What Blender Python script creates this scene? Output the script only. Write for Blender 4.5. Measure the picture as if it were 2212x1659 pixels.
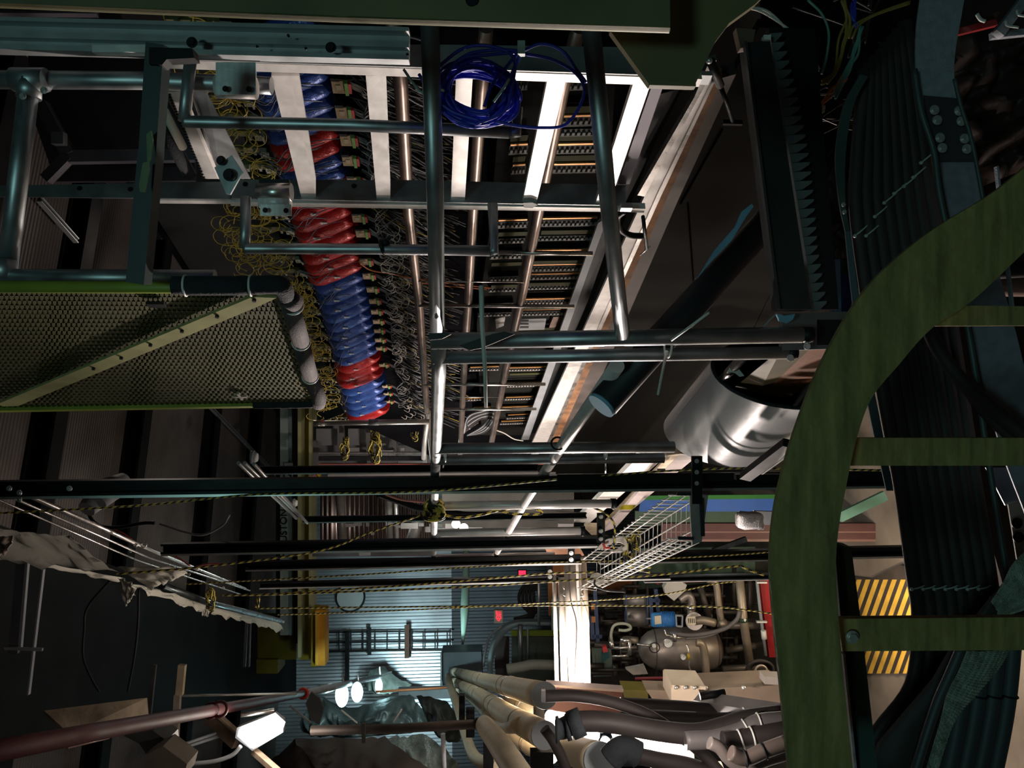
import bpy, math, random
from mathutils import Vector, Matrix, noise
V = Vector
for o in list(bpy.data.objects): bpy.data.objects.remove(o, do_unlink=True)
S = bpy.context.scene
COL = S.collection
# ---------------------------------------------------------------- camera (held sideways: picture left = up in the hall)
IW, IH, F = 2212.0, 1659.0, 1720.0
YAW, PIT = math.radians(19.3), math.radians(5.2)
CAM = V((0, 0, 6.0))
fw = V((math.sin(YAW)*math.cos(PIT), math.cos(YAW)*math.cos(PIT), -math.sin(PIT)))
up = V((math.sin(YAW)*math.sin(PIT), math.cos(YAW)*math.sin(PIT), math.cos(PIT)))
sd = V((math.cos(YAW), -math.sin(YAW), 0))
cd = bpy.data.cameras.new('camera'); cam = bpy.data.objects.new('camera', cd); COL.objects.link(cam)
cd.sensor_fit = 'HORIZONTAL'; cd.sensor_width = 36; cd.lens = 36*F/IW; cd.clip_start = .05; cd.clip_end = 200
cam.matrix_world = Matrix(((-up.x, sd.x, -fw.x, CAM.x), (-up.y, sd.y, -fw.y, CAM.y), (-up.z, sd.z, -fw.z, CAM.z), (0, 0, 0, 1)))
S.camera = cam
S.view_settings.view_transform = 'Standard'; S.view_settings.look = 'None'; S.view_settings.gamma = 1
S.view_settings.use_curve_mapping = False; S.view_settings.exposure = 0.0
w = bpy.data.worlds.new('world'); S.world = w; w.use_nodes = True
w.node_tree.nodes['Background'].inputs[0].default_value = (.55, .62, .58, 1)
w.node_tree.nodes['Background'].inputs[1].default_value = .004
def D(px, py): return fw - up*((px-1106)/F) - sd*((py-829.5)/F)
def W(px, py, t): return CAM + D(px, py)*t
def WX(px, py, X): d = D(px, py); return CAM + d*(X/d.x)
def WY(px, py, Y): d = D(px, py); return CAM + d*(Y/d.y)
def WZ(px, py, Z): d = D(px, py); return CAM + d*(Z/d.z)     # Z measured from the eye
AX, AY, AZ = V((1, 0, 0)), V((0, 1, 0)), V((0, 0, 1))
def light(kind, name, loc, col, e, size=.1, aim=None, spot=None):
    l = bpy.data.lights.new(name, kind); l.energy = e; l.color = col
    if kind == 'AREA': l.shape = 'DISK'; l.size = size
    else: l.shadow_soft_size = size
    o = bpy.data.objects.new(name, l); COL.objects.link(o); o.location = loc
    if aim is not None: o.rotation_euler = (aim-V(loc)).to_track_quat('-Z', 'Y').to_euler()
    if spot: l.spot_size = math.radians(spot); l.spot_blend = .6
    return o
WARM, TEAL, CYAN = (1, .86, .78), (.42, .84, .80), (.66, .96, 1)
# work floodlights standing by the pipe rack (lamp heads built below), then lights without a head
light('SPOT', 'work_flood_and_fill_light', W(1281, 1588, 6.9), WARM, 1500, .07, WX(1330, 330, 1.5), 66)
light('POINT', 'work_flood_and_fill_light', W(1281, 1588, 6.85), WARM, 330, .07)
light('POINT', 'work_flood_and_fill_light', W(1190, 1546, 7.0), WARM, 230, .07)
light('POINT', 'work_flood_and_fill_light', W(1420, 1590, 4.0), WARM, 34, .06)  # added warm fill with no lamp head, whitens the rail posts
light('POINT', 'work_flood_and_fill_light', W(1400, 1612, 7.6), WARM, 120, .10)  # warm light by the pale panels, no lamp head
# mercury lamps by the end wall
light('SPOT', 'mercury_lamp_light', W(738, 1498, 13.1), CYAN, 200, .12, WY(850, 1420, 22), 90)
light('SPOT', 'mercury_lamp_light', W(771, 1494, 13.4), CYAN, 420, .12, WY(860, 1580, 17), 100)
light('SPOT', 'mercury_lamp_light', W(824, 1472, 15.7), CYAN, 900, .12, WY(860, 1385, 22), 92)
# ceiling lamp of the bay, lights of the bays behind the camera, then unseen fills in the hall
light('POINT', 'ceiling_lamp_light', W(575, 1590, 6.6), (1, .86, .72), 12, .12)
light('SPOT', 'bay_and_fill_light', CAM+V((-1.4, -2.6, 2.4)), TEAL, 125, .35, W(950, 420, 1.8), 46)
light('POINT', 'bay_and_fill_light', CAM+V((-.6, -2.2, .4)), (.70, .90, .70), 3, .35)
light('AREA', 'bay_and_fill_light', CAM+V((5.0, 9.0, 3.4)), (1, .86, .74), 8, .5, CAM+V((2.3, 6.0, 0)))
light('AREA', 'bay_and_fill_light', CAM+V((2.4, 10.5, .4)), (.95, 1, .88), 34, .8, CAM+V((.4, 12.0, -3.5)))  # unseen fill added inside the view for the pump machinery
light('POINT', 'bay_and_fill_light', W(1560, 1165, 8.6), (1, .93, .82), 45, .1)  # unseen fill added to brighten the cobalt panel and green wall
light('AREA', 'bay_and_fill_light', CAM+V((-1.0, 5.0, -2.0)), (1, .88, .80), 1.8, .5, CAM+V((1.5, 8.0, 4)))  # unseen fill aimed up at the ceiling
light('POINT', 'lower_floor_fill_light', W(1905, 1330, 9.4), (1, .80, .55), 75, .1)  # unseen warm light added to brighten the hazard plate
light('POINT', 'crane_board_fill_light', W(735, 1130, 12.6), (.90, 1, .94), 45, .1)  # unseen fill added to brighten the crane name board
# ---------------------------------------------------------------- materials
MT = {}
def mat(n, c, metal=0., rough=.5, var=.15, sc=8., bump=0., c2=None, em=0., coat=0., spec=.5, st=None):
    if n in MT: return MT[n]
    m = bpy.data.materials.new(n); m.use_nodes = True; N = m.node_tree; b = N.nodes['Principled BSDF']
    b.inputs['Metallic'].default_value = metal; b.inputs['Roughness'].default_value = rough
    b.inputs['Specular IOR Level'].default_value = spec
    if coat: b.inputs['Coat Weight'].default_value = coat
    if em:
        b.inputs['Base Color'].default_value = (*c, 1); b.inputs['Emission Color'].default_value = (*c, 1); b.inputs['Emission Strength'].default_value = em
        MT[n] = m; return m
    tc = N.nodes.new('ShaderNodeTexCoord'); no = N.nodes.new('ShaderNodeTexNoise'); no.inputs['Scale'].default_value = sc; no.inputs['Detail'].default_value = 6
    vo = tc.outputs['Object']
    if st:
        mp = N.nodes.new('ShaderNodeMapping'); mp.inputs['Scale'].default_value = st; N.links.new(vo, mp.inputs['Vector']); vo = mp.outputs[0]
    N.links.new(vo, no.inputs['Vector'])
    r = N.nodes.new('ShaderNodeValToRGB'); r.color_ramp.elements[0].position = .3; r.color_ramp.elements[1].position = .7
    r.color_ramp.elements[0].color = (*[max(0, x*(1-var)) for x in c], 1)
    r.color_ramp.elements[1].color = (*(c2 or [min(1, x*(1+var)) for x in c]), 1)
    N.links.new(no.outputs['Fac'], r.inputs[0]); N.links.new(r.outputs[0], b.inputs['Base Color'])
    mr = N.nodes.new('ShaderNodeMapRange'); mr.inputs[3].default_value = max(.05, rough-.1); mr.inputs[4].default_value = min(1, rough+.12)
    N.links.new(no.outputs['Fac'], mr.inputs[0]); N.links.new(mr.outputs[0], b.inputs['Roughness'])
    if bump:
        n2 = N.nodes.new('ShaderNodeTexNoise'); n2.inputs['Scale'].default_value = sc*6; N.links.new(tc.outputs['Object'], n2.inputs['Vector'])
        bp = N.nodes.new('ShaderNodeBump'); bp.inputs['Strength'].default_value = bump; bp.inputs['Distance'].default_value = .01
        N.links.new(n2.outputs['Fac'], bp.inputs['Height']); N.links.new(bp.outputs[0], b.inputs['Normal'])
    MT[n] = m; return m
GALV = mat('galvanised_steel', (.42, .45, .47), .85, .42, .25, 14)
ALU = mat('mill_aluminium', (.86, .83, .80), .3, .40, .12, 20)
ALUD = mat('dull_aluminium', (.40, .42, .43), .6, .5, .15, 10)
BZINC = mat('bright_zinc_tube', (.78, .76, .74), .25, .38, .1, 12)
STEEL = mat('bright_steel', (.62, .60, .58), .9, .28, .15, 10)
BROWNP = mat('oxidised_copper_tube', (.19, .14, .115), .7, .36, .35, 9)
OLIVE = mat('olive_fibreglass', (.235, .185, .062), 0, .7, .35, 9, .3, st=(1, 1, 9))
OLIVE2 = mat('dark_olive_paint', (.125, .11, .05), 0, .65, .3, 4)
YGREEN = mat('lime_yellow_paint', (.26, .32, .04), 0, .5, .2, 6)
SAND = mat('dull_yellow_lath', (.30, .29, .12), 0, .7, .2, 12)
BLACK = mat('black_paint', (.009, .010, .012), 0, .5, .3, 10, spec=.25)
BLACKM = mat('black_strut_finish', (.009, .010, .011), 0, .4, .3, 10, spec=.15)
CHROME = mat('zinc_flange', (.66, .66, .64), .7, .32, .1, 10)
RUBBER = mat('black_foam', (.014, .019, .024), 0, .85, .3, 30, .3)
GFOAM = mat('grey_foam', (.055, .048, .05), 0, .85, .2, 40, .3)
CABLE = mat('black_cable_jacket', (.027, .022, .021), 0, .62, .3, 4, spec=.35)
RUST = mat('rusty_steel', (.22, .10, .045), .2, .7, .45, 12, .3, (.36, .17, .07))
DBROWN = mat('dark_brown_sheet', (.055, .045, .038), 0, .6, .25, 3)
RED = mat('red_foil_wrap', (.50, .022, .022), .15, .3, .2, 14, .3)
BLUE = mat('blue_foil_wrap', (.035, .09, .36), .15, .3, .2, 14, .3)
DBLUE = mat('blue_cable_jacket', (.035, .05, .50), 0, .4, .2, 9)
TAN = mat('tan_card', (.42, .30, .17), 0, .75, .15, 20)
GREENPCB = mat('green_connector', (.20, .42, .10), 0, .5, .2, 20)
REDPL = mat('red_plastic', (.55, .05, .04), 0, .5, .15, 9)
WHITEPL = mat('white_plastic', (.72, .73, .70), 0, .45, .06, 9)
CLEAR = mat('grey_acrylic', (.27, .27, .22), 0, .25, .3, 20)
YWIRE = mat('yellow_wire', (.50, .36, .05), 0, .45, .2, 9)
BLACKJ = mat('matt_black_joist', (.012, .012, .013), 0, .8, .3, 4, spec=.08)
GWIRE = mat('grey_wire', (.25, .26, .27), 0, .5, .2, 9)
BWIRE = mat('black_wire', (.022, .024, .028), 0, .5, .3, 9)
LWIRE = mat('white_wire', (.66, .62, .56), 0, .5, .1, 9)
OWIRE = mat('orange_wire', (.62, .18, .05), 0, .5, .1, 9)
BEIGE = mat('beige_pipe_jacket', (.50, .43, .30), 0, .55, .12, 7)
GREYPL = mat('grey_plastic', (.30, .32, .34), 0, .5, .1, 7)
SILVER = mat('silver_foil_duct', (.72, .72, .74), .3, .38, .06, 3, .12)
YELLOW = mat('crane_yellow_paint', (.40, .28, .015), 0, .5, .15, 3)
ORD_ = ['first','second','third','fourth','fifth','sixth','seventh','eighth','ninth','tenth','eleventh','twelfth','thirteenth','fourteenth','fifteenth','sixteenth','seventeenth','eighteenth','nineteenth']
def ordw(n): return ORD_[n] if n < 19 else 'twentieth' if n == 19 else ('twenty ' if n < 29 else 'thirtieth' if n == 29 else 'thirty ')+(ORD_[(n+1) % 10-1] if n != 29 else '')
ORANGE = mat('orange_paint', (.62, .25, .02), 0, .5, .15, 3)
MAROON = mat('maroon_primer', (.085, .032, .03), 0, .6, .2, 4)
PGREEN = mat('pale_green_paint', (.24, .38, .27), 0, .6, .15, 2)
LBLUE = mat('light_blue_foam', (.16, .38, .52), 0, .8, .1, 9)
CBLUE = mat('cobalt_panel', (.06, .22, .80), 0, .45, .1, 3)
KGREEN = mat('grass_green_edge', (.04, .30, .05), 0, .5, .1, 3)
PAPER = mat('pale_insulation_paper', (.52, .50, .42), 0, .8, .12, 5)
PLUM = mat('grey_powder_coat', (.27, .28, .32), .1, .6, .15, 60, .2)
PGREY = mat('lilac_grey_paint', (.17, .155, .19), .1, .6, .2, 5)
RPIPE = mat('dark_red_sprinkler_paint', (.08, .016, .018), 0, .6, .2, 5)
MBROWN = mat('orange_brown_panel', (.40, .15, .04), 0, .6, .1, 2)
TANKM = mat('brushed_tank_steel', (.36, .32, .29), .7, .45, .2, 3)
TARP = mat('crumpled_tarpaulin', (.07, .085, .08), .1, .45, .6, 2.5, 1)
CONC = mat('pale_concrete', (.20, .155, .11), 0, .85, .45, 5, .4)
# ---------------------------------------------------------------- mesh helpers
def perp(d, h=None):
    d = d.normalized()
    if h is None: h = AZ if abs(d.z) < .9 else AX
    a = h - d*h.dot(d)
    if a.length < 1e-5: a = AX - d*d.x
    a.normalize(); return a, d.cross(a)
def spl(P, n=6):
    Q = [P[0]*2-P[1]] + list(P) + [P[-1]*2-P[-2]]; out = []
    for i in range(1, len(Q)-2):
        a, b, c, d = Q[i-1:i+3]
        for k in range(n):
            t = k/n; out.append(.5*((2*b)+(c-a)*t+(2*a-5*b+4*c-d)*t*t+(3*b-a-3*c+d)*t**3))
    out.append(P[-1]); return out
def PX(L): return [W(*p) for p in L]
class MB:
    def __init__(s): s.v = []; s.f = []; s.m = []; s.s = []
    def add(s, vs, fs, mi=0, sm=False):
        b = len(s.v); s.v += [V(x) for x in vs]
        for f in fs: s.f.append([i+b for i in f]); s.m.append(mi); s.s.append(sm)
        return s
    def tube(s, P, r, n=12, mi=0, cap=True, stripe=0, mi2=1, twist=1):
        L = len(P); R = r if isinstance(r, (list, tuple)) else [r]*L
        a, b = perp(P[1]-P[0]); vs = []; base = len(s.v); pd = (P[1]-P[0]).normalized()
        for i, p in enumerate(P):
            if i == 0: d = P[1]-P[0]
            elif i == L-1: d = P[-1]-P[-2]
            else: d = (P[i]-P[i-1]).normalized()+(P[i+1]-P[i]).normalized()
            if d.length < 1e-8: d = pd
            d = d.normalized(); q = pd.rotation_difference(d); a = q @ a; a = (a-d*a.dot(d)).normalized(); b = d.cross(a)
            k = 1.
            if 0 < i < L-1: k = 1/max(.5, d.dot((P[i]-P[i-1]).normalized()))
            pd = d
            m = (a, b)
            for j in range(n):
                t = 2*math.pi*j/n; vs.append(p+a*(math.cos(t)*R[i])+b*(math.sin(t)*R[i]))
        s.v += vs
        for i in range(L-1):
            for j in range(n):
                s.f.append([base+i*n+j, base+i*n+(j+1) % n, base+(i+1)*n+(j+1) % n, base+(i+1)*n+j])
                s.m.append(mi2 if stripe and ((i*twist+j) % stripe) < stripe*.5 else mi); s.s.append(True)
        if cap:
            s.f.append([base+j for j in range(n)][::-1]); s.m.append(mi); s.s.append(False)
            s.f.append([base+(L-1)*n+j for j in range(n)]); s.m.append(mi); s.s.append(False)
        return s
    def ext(s, prof, p0, p1, h=None, mi=0):
        d = p1-p0; a, b = perp(d, h); n = len(prof)
        vs = [p+b*x+a*y for p in (p0, p1) for x, y in prof]
        fs = [[i, (i+1) % n, n+(i+1) % n, n+i] for i in range(n)]+[list(range(n))[::-1], list(range(n, 2*n))]
        return s.add(vs, fs, mi)
    def bar(s, p0, p1, w, h, hv=None, mi=0): return s.ext([(-w/2, -h/2), (w/2, -h/2), (w/2, h/2), (-w/2, h/2)], p0, p1, hv, mi)
    def prism(s, P, off, mi=0):
        n = len(P); return s.add(list(P)+[p+off for p in P], [[i, (i+1) % n, n+(i+1) % n, n+i] for i in range(n)]+[list(range(n))[::-1], list(range(n, 2*n))], mi)
    def box(s, c, x, y, z, mi=0):     # half vectors
        return s.prism([c-x-y-z, c+x-y-z, c+x+y-z, c-x+y-z], z*2, mi)
    def grid(s, G, mi=0, sm=True, th=None):
        r, c = len(G), len(G[0]); vs = [p for row in G for p in row]; fs = [[i*c+j, i*c+j+1, (i+1)*c+j+1, (i+1)*c+j] for i in range(r-1) for j in range(c-1)]
        s.add(vs, fs, mi, sm)
        if th is not None:
            s.add([p+th for p in vs], [f[::-1] for f in fs], mi, sm)
            B = len(s.v)-len(vs); A = B-len(vs)
            ring = [i for i in range(c)]+[i*c+c-1 for i in range(1, r)]+[(r-1)*c+j for j in range(c-2, -1, -1)]+[i*c for i in range(r-2, 0, -1)]
            for k in range(len(ring)):
                i, j = ring[k], ring[(k+1) % len(ring)]; s.f.append([A+j, A+i, B+i, B+j]); s.m.append(mi); s.s.append(False)
        return s
    def disc(s, c, nrm, r, th=.004, n=16, mi=0): d = nrm.normalized(); return s.tube([c-d*th/2, c+d*th/2], r, n, mi)
    def hexa(s, c, nrm, r, th, mi=0): return s.tube([c, c+nrm.normalized()*th], r, 6, mi)
    def ball(s, c, r, mi=0, n=10, sq=(1, 1, 1)):
        P = [c+V((0, 0, -r*sq[2]*math.cos(math.pi*i/n))) for i in range(n+1)]
        vs = []; fs = []
        for i in range(n+1):
            q = math.sin(math.pi*i/n)
            for j in range(n): a = 2*math.pi*j/n; vs.append(P[i]+V((math.cos(a)*r*q*sq[0], math.sin(a)*r*q*sq[1], 0)))
        for i in range(n):
            for j in range(n): fs.append([i*n+j, i*n+(j+1) % n, (i+1)*n+(j+1) % n, (i+1)*n+j])
        return s.add(vs, fs, mi, True)
    def ring(s, c, nrm, R, r, n=24, m=6, mi=0):
        a, b = perp(nrm); P = [c+a*math.cos(2*math.pi*i/n)*R+b*math.sin(2*math.pi*i/n)*R for i in range(n+1)]
        return s.tube(P, r, m, mi, False)
    def obj(s, name, mats, parent=None):
        me = bpy.data.meshes.new(name)
        lo = V([min(p[k] for p in s.v) for k in range(3)]); hi = V([max(p[k] for p in s.v) for k in range(3)]); c = (lo+hi)/2
        if parent is None: c.z = lo.z
        me.from_pydata([p-c for p in s.v], [], s.f)
        for m in (mats if isinstance(mats, (list, tuple)) else [mats]): me.materials.append(m)
        me.polygons.foreach_set('material_index', s.m); me.polygons.foreach_set('use_smooth', s.s)
        me.validate(); me.update()
        o = bpy.data.objects.new(name, me); COL.objects.link(o)
        if parent is None: o.location = c
        else:
            o.parent = parent; q = V((0, 0, 0)); k = parent
            while k: q += k.location; k = k.parent
            o.location = c-q
        return o
def tag(o, label, cat, group=None, kind=None):
    o['label'] = label; o['category'] = cat
    if group: o['group'] = group
    if kind: o['kind'] = kind
    return o
def struct(o): o['kind'] = 'structure'; return o
def thing(name, P, label, cat, group=None):
    o = bpy.data.objects.new(name, None); COL.objects.link(o); o.location = P; o.empty_display_size = .05
    return tag(o, label, cat, group)
def one(mb, name, mats, label, cat, group=None, kind=None): return tag(mb.obj(name, mats), label, cat, group, kind)
def bolt(c, nrm, r, parent, m=None, name='bolt'):
    return MB().disc(c+nrm.normalized()*r*.15, nrm, r*1.5, r*.3).hexa(c+nrm.normalized()*r*.3, nrm, r, r*.8).obj(name, m or CHROME, parent)
def ziptie(P, r, parent, tail=None, m=None, name='zip_tie', wd=.0025):
    mb = MB().tube(P, wd, 6)
    if tail: mb.tube(tail, wd*1.1, 6); mb.ball(tail[0], wd*2.4)
    return mb.obj(name, m or WHITEPL, parent)
def looptie(c, d, R, parent, tail=None, m=None, wd=.003):
    mb = MB().ring(c, d, R+wd*.3, wd, 20, 6)
    if tail is not None: mb.tube([c+(tail-c).normalized()*R, tail], [wd*1.3, wd], 6); mb.ball(c+(tail-c).normalized()*R, wd*2.2)
    return mb.obj('zip_tie', m or WHITEPL, parent)
toC = -fw
RND = random.Random(7)
# ---------------------------------------------------------------- the hall itself
def corr(p0, along, n, step, depth, ext_, nrm):        # corrugated sheet: ribs stepped along `along`, running along ext_
    G = []; x = 0
    for i in range(n):
        for f, h in ((0, 0), (.35, 0), (.5, 1), (.85, 1)):
            q = p0+along*((i+f)*step)+nrm*(depth*h); G.append([q, q+ext_])
    return MB().grid(G, sm=False)
struct(MB().box(V((2, 11, -.1)), V((6, 0, 0)), V((0, 14, 0)), V((0, 0, .1))).obj('floor', mat('worn_concrete_floor', (.20, .165, .13), 0, .7, .35, 1.2, .2)))
struct(corr(V((-2.5, 2, 10.05)), AY, 340, .06, -.012, AX*8.5, AZ).obj('ceiling', mat('ceiling_deck', (.12, .105, .098), .1, .65, .25, 1.3)))
struct(MB().box(V((2, 12, 10.25)), V((6, 0, 0)), V((0, 13, 0)), V((0, 0, .12))).obj('roof', BLACK)).name = 'roof_slab'  # unseen roof slab above the ceiling deck
bw = mat('zinc_wall_sheet', (.50, .53, .56), .8, .36, .2, .9)
struct(corr(V((-2.6, 22, 5.68)), AX, 52, .17, -.035, AZ*4.4, AY).obj('wall_back', bw))
struct(corr(V((-2.6, 21.95, 0)), AX, 52, .17, -.035, AZ*5.68, AY).obj('wall_back_lower', mat('grey_wall_sheet', (.075, .075, .085), .2, .6, .25, 1.2))).name = 'wall_back.001'
struct(MB().box(V((-2.75, 11, 5)), V((.1, 0, 0)), V((0, 13, 0)), V((0, 0, 5))).obj('wall_left', mat('dark_rock_wall', (.06, .055, .05), 0, .85, .5, 1.5, .5)))
struct(MB().box(V((6.2, 11, 5)), V((.1, 0, 0)), V((0, 13, 0)), V((0, 0, 5))).obj('wall_right', mat('dark_wall', (.03, .03, .032), 0, .8, .3, 1)))
# joists under the ceiling deck, running across the hall
for k, (px, wd) in enumerate(((-60, .24), (175, .24), (352, .24), (498, .24), (585, .22))):
    p = WZ(px, 500, 3.93)
    mb = MB().ext([(-.13, -.12), (.13, -.12), (.13, -.09), (.02, -.09), (.02, .09), (.13, .09), (.13, .12), (-.13, .12), (-.13, .09), (-.02, .09), (-.02, -.09), (-.13, -.09)], V((-2.3, p.y, p.z)), V((5.8, p.y, p.z)), AZ)
    one(mb, 'ceiling_joist', BLACKJ, ['black roof joist in the upper corner, nearest the viewer', 'black roof joist left of the green flaked post', 'black roof joist crossing behind the green flaked post', 'black roof joist passing above the smoke detector', 'black roof joist nearest the yellow crane girder'][k], 'beam', 'roof joists across the ceiling')
for (a, b, l) in (((85, 430), (165, 520), 'short diagonal tie on the ceiling, nearest the viewer'), ((390, 430), (480, 535), 'diagonal tie between roof joists above the gate'), ((455, 880), (615, 1045), 'diagonal tie on the ceiling beside the smoke detector'), ((20, 60), (160, 250), 'diagonal tie in the upper left ceiling corner')):
    p, q = WZ(*a, 3.80), WZ(*b, 3.80); n = AZ.cross((q-p).normalized())*.022
    t = thing('ceiling_tie', p, 'thin steel '+l, 'brace'); MB().bar(p-n, q-n, .012, .05, AZ).obj('flange', ALUD, t); MB().bar(p+n, q+n, .012, .05, AZ).obj('flange', ALUD, t); MB().bar(p, q, .03, .02, AZ).obj('web', BLACK, t)
# dark sheeting over the left of the hall and the concrete band below it
one(MB().prism([WZ(-150, 1080, 3.55), WZ(640, 1365, 3.55), WZ(640, 1500, 3.55), WZ(-150, 1640, 3.55)], AZ*.02), 'ceiling_sheeting', mat('black_glossy_sheeting', (.008, .009, .009), 0, .85, .6, 1.6, .2, spec=.15), 'black plastic sheeting stretched below the ceiling, left of the paper edge', 'sheeting')
one(MB().prism([W(95, 1535, 6.0), W(318, 1507, 6.6), W(322, 1560, 6.6), W(150, 1585, 6.0)], V((-.02, .02, .01))), 'concrete_ledge', CONC, 'strip of pale stained concrete wall above the dark red sprinkler pipe', 'wall ledge')
# ---------------------------------------------------------------- guard rail (plane X ~ .79) and its corner
XR = .79
gr = thing('guard_rail', WX(940, 740, XR), 'galvanised tube guard rail along the detector, with a double corner post', 'railing')
def rl(L, X, r, name, m=GALV, par=gr, n=16): return MB().tube([WX(x, y, X) for x, y in L], r, n).obj(name, m, par)
pA = WX(945, 742, XR)
rl([(946, 735), (948, 800), (942, 960), (938, 1085), (937, 1206)], XR, .021, 'top_rail')
MB().tube([pA, W(940, 420, 1.78), W(928, 40, 1.62)], .0195, 16).obj('top_rail', GALV, gr)
pB = WX(1345, 725, XR)
MB().tube([pB, W(1312, 420, 1.78), W(1276, 50, 1.62)], .0195, 16).obj('middle_rail', GALV, gr)
rl([(1333, 790), (1210, 968), (1130, 1092), (1070, 1200)], XR, .022, 'middle_rail', BZINC)
for i, (a, b, r, cp) in enumerate((((932, 737), (1732, 723), .0215, 1), ((935, 773), (1700, 762), .018, 1), ((940, 969), (1452, 969), .022, 0), ((935, 994), (1440, 984), .0205, 0), ((944, 1093), (1332, 1076), .030, 1), ((940, 1152), (1262, 1139), .034, 1), ((938, 1205), (1205, 1193), .036, 0))):
    p = WX(*a, XR); q = p+AZ*-1; q = WX(*b, XR); q = V((p.x, p.y, q.z)) if i > 1 else q
    ps = MB().tube([p, q], r*(1 if i < 4 else .8), 18).obj('post', GALV if i < 4 else BZINC, gr)
    if cp:
        d = (q-p).normalized(); MB().tube([q, q+d*.028], r*.93, 16).obj('socket', BLACK, ps)
        bolt(q+d*.014-sd*r*.9, -sd, .006, ps)
for a, y, R in ((1000, 1092, .03), (1215, 955, .026)):
    pass
looptie(WX(1443, 744, XR), AZ, .034, gr, W(1421, 852, 2.0))
MB().tube([WX(1450, 735, XR-.03), W(1532, 675, 1.95)], .0035, 6).obj('zip_tie', WHITEPL, gr)
looptie(WX(1308, 975, XR), AZ, .03, gr, WX(1308, 1043, XR))
looptie(WX(962, 980, XR), AZ, .032, gr, WX(957, 1010, XR))
MB().tube([W(1040, 617, 1.72), W(1041, 700, 1.72), W(1047, 790, 1.75), W(1050, 880, 1.8)], [.006, .005, .0045, .004], 6).obj('zip_tie', WHITEPL, gr)
# tape wrapped on the rail corner
tp = mat('black_tape', (.01, .01, .011), 0, .5, .2, 20)
MB().prism([W(926, 720, 1.98), W(968, 718, 1.98), W(975, 722, 1.98), W(955, 732, 1.98), W(927, 735, 1.98)], fw*.006).obj('tape', tp, gr)
MB().prism([W(990, 747, 1.97), W(1065, 721, 1.97), W(1090, 716, 1.97), W(1112, 722, 1.97), W(1068, 741, 1.97), W(1040, 752, 1.97), W(1015, 757, 1.97)], fw*.006).obj('tape', tp, gr)
looptie(WX(1205, 958, XR), (WX(1210, 968, XR)-WX(1333, 790, XR)), .024, gr, None, BLACK, .004)
# ---------------------------------------------------------------- galvanised pipes of the left hand railing
lr = thing('handrail', W(65, 175, 2.0), 'galvanised pipe handrail with a tee fitting, left of the aluminium frame', 'railing')
MB().tube([W(-40, 172, 2.0), W(300, 174, 2.05), W(560, 184, 2.1), W(587, 186, 2.1)], .0225, 18).obj('rail', GALV, lr)
MB().tube([W(64, 178, 2.0), W(40, 380, 2.0), W(14, 600, 2.05)], .0235, 18).obj('post', GALV, lr)
fi = MB().tube([W(28, 172, 2.0), W(100, 173, 2.0)], .029, 18).tube([W(64, 173, 2.0), W(62, 212, 2.0)], .029, 18).obj('tee_fitting', GALV, lr)
bolt(W(95, 195, 1.97), toC, .006, fi); bolt(W(50, 208, 1.97), toC, .006, fi)
lo = thing('handrail', W(200, 600, 2.0), 'galvanised pipe lying along the top of the yellow mesh gate', 'railing')
MB().tube([W(-30, 598, 2.02), W(465, 600, 2.05)], .0205, 16).obj('rail', GALV, lo)
MB().tube([W(10, 560, 2.02), W(8, 604, 2.02)], .026, 16).obj('elbow', GALV, lo)
cp = thing('pipe_clamp', W(510, 165, 2.0), 'shiny folded clamp plate bolted over the left handrail end', 'clamp')
BCL = mat('brushed_clamp_face', (.80, .82, .82), .2, .42, .15, 6, .2, st=(1, 1, 14))
MB().box(W(510, 170, 1.99), up*.050, sd*.040, fw*.003).obj('plate', BCL, cp)
MB().tube([W(468, 187, 2.02), W(553, 190, 2.02)], .028, 18).obj('saddle', ALU, cp)
for q in ((487, 192), (538, 193)): bolt(W(*q, 1.975), toC, .005, cp, BLACK)
cq = thing('pipe_clamp', W(595, 425, 2.3), 'shiny ribbed clamp on the lower frame rail beside the u bar', 'clamp')
MB().tube([W(557, 415, 2.32), W(630, 415, 2.32)], .026, 18).obj('saddle', STEEL, cq)
MB().tube([W(560, 436, 2.32), W(628, 436, 2.32)], .017, 14).obj('rib', BCL, cq)
MB().box(W(596, 454, 2.31), up*.045, sd*.016, fw*.003).obj('plate', BCL, cq)
MB().box(W(594, 398, 2.34), up*.044, sd*.012, fw*.01).obj('jaw', BLACK, cq)
for q in ((573, 454), (618, 455)): bolt(W(*q, 2.29), toC, .005, cq, BLACK)
# green flaked square post
gp = thing('square_post', W(310, 600, 1.75), 'dark green square post with flaked patches, left of the u bars', 'post')
MB().bar(W(343, 98, 1.68), W(327, 330, 1.72), .038, .038, fw).bar(W(327, 328, 1.72), W(300, 612, 1.76), .040, .038, fw).obj('tube', mat('dark_green_gloss', (.016, .032, .031), 0, .45, .4, 10, spec=.3), gp)
fl = mat('flaked_green_patch', (.16, .22, .12), 0, .7, .2, 20)
for L in ([(316, 290), (326, 282), (330, 300), (326, 345), (318, 352)], [(308, 352), (322, 348), (323, 365), (313, 416), (302, 414), (300, 400)]):
    MB().prism([W(x, y, 1.675) for x, y in L], fw*.004).obj('flaked_patch', fl, gp)
MB().prism([W(x, y, 1.66) for x, y in ((322, 102), (415, 104), (420, 125), (360, 128), (350, 140), (322, 138))], fw*.03).obj('bracket', BLACK, gp)
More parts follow.
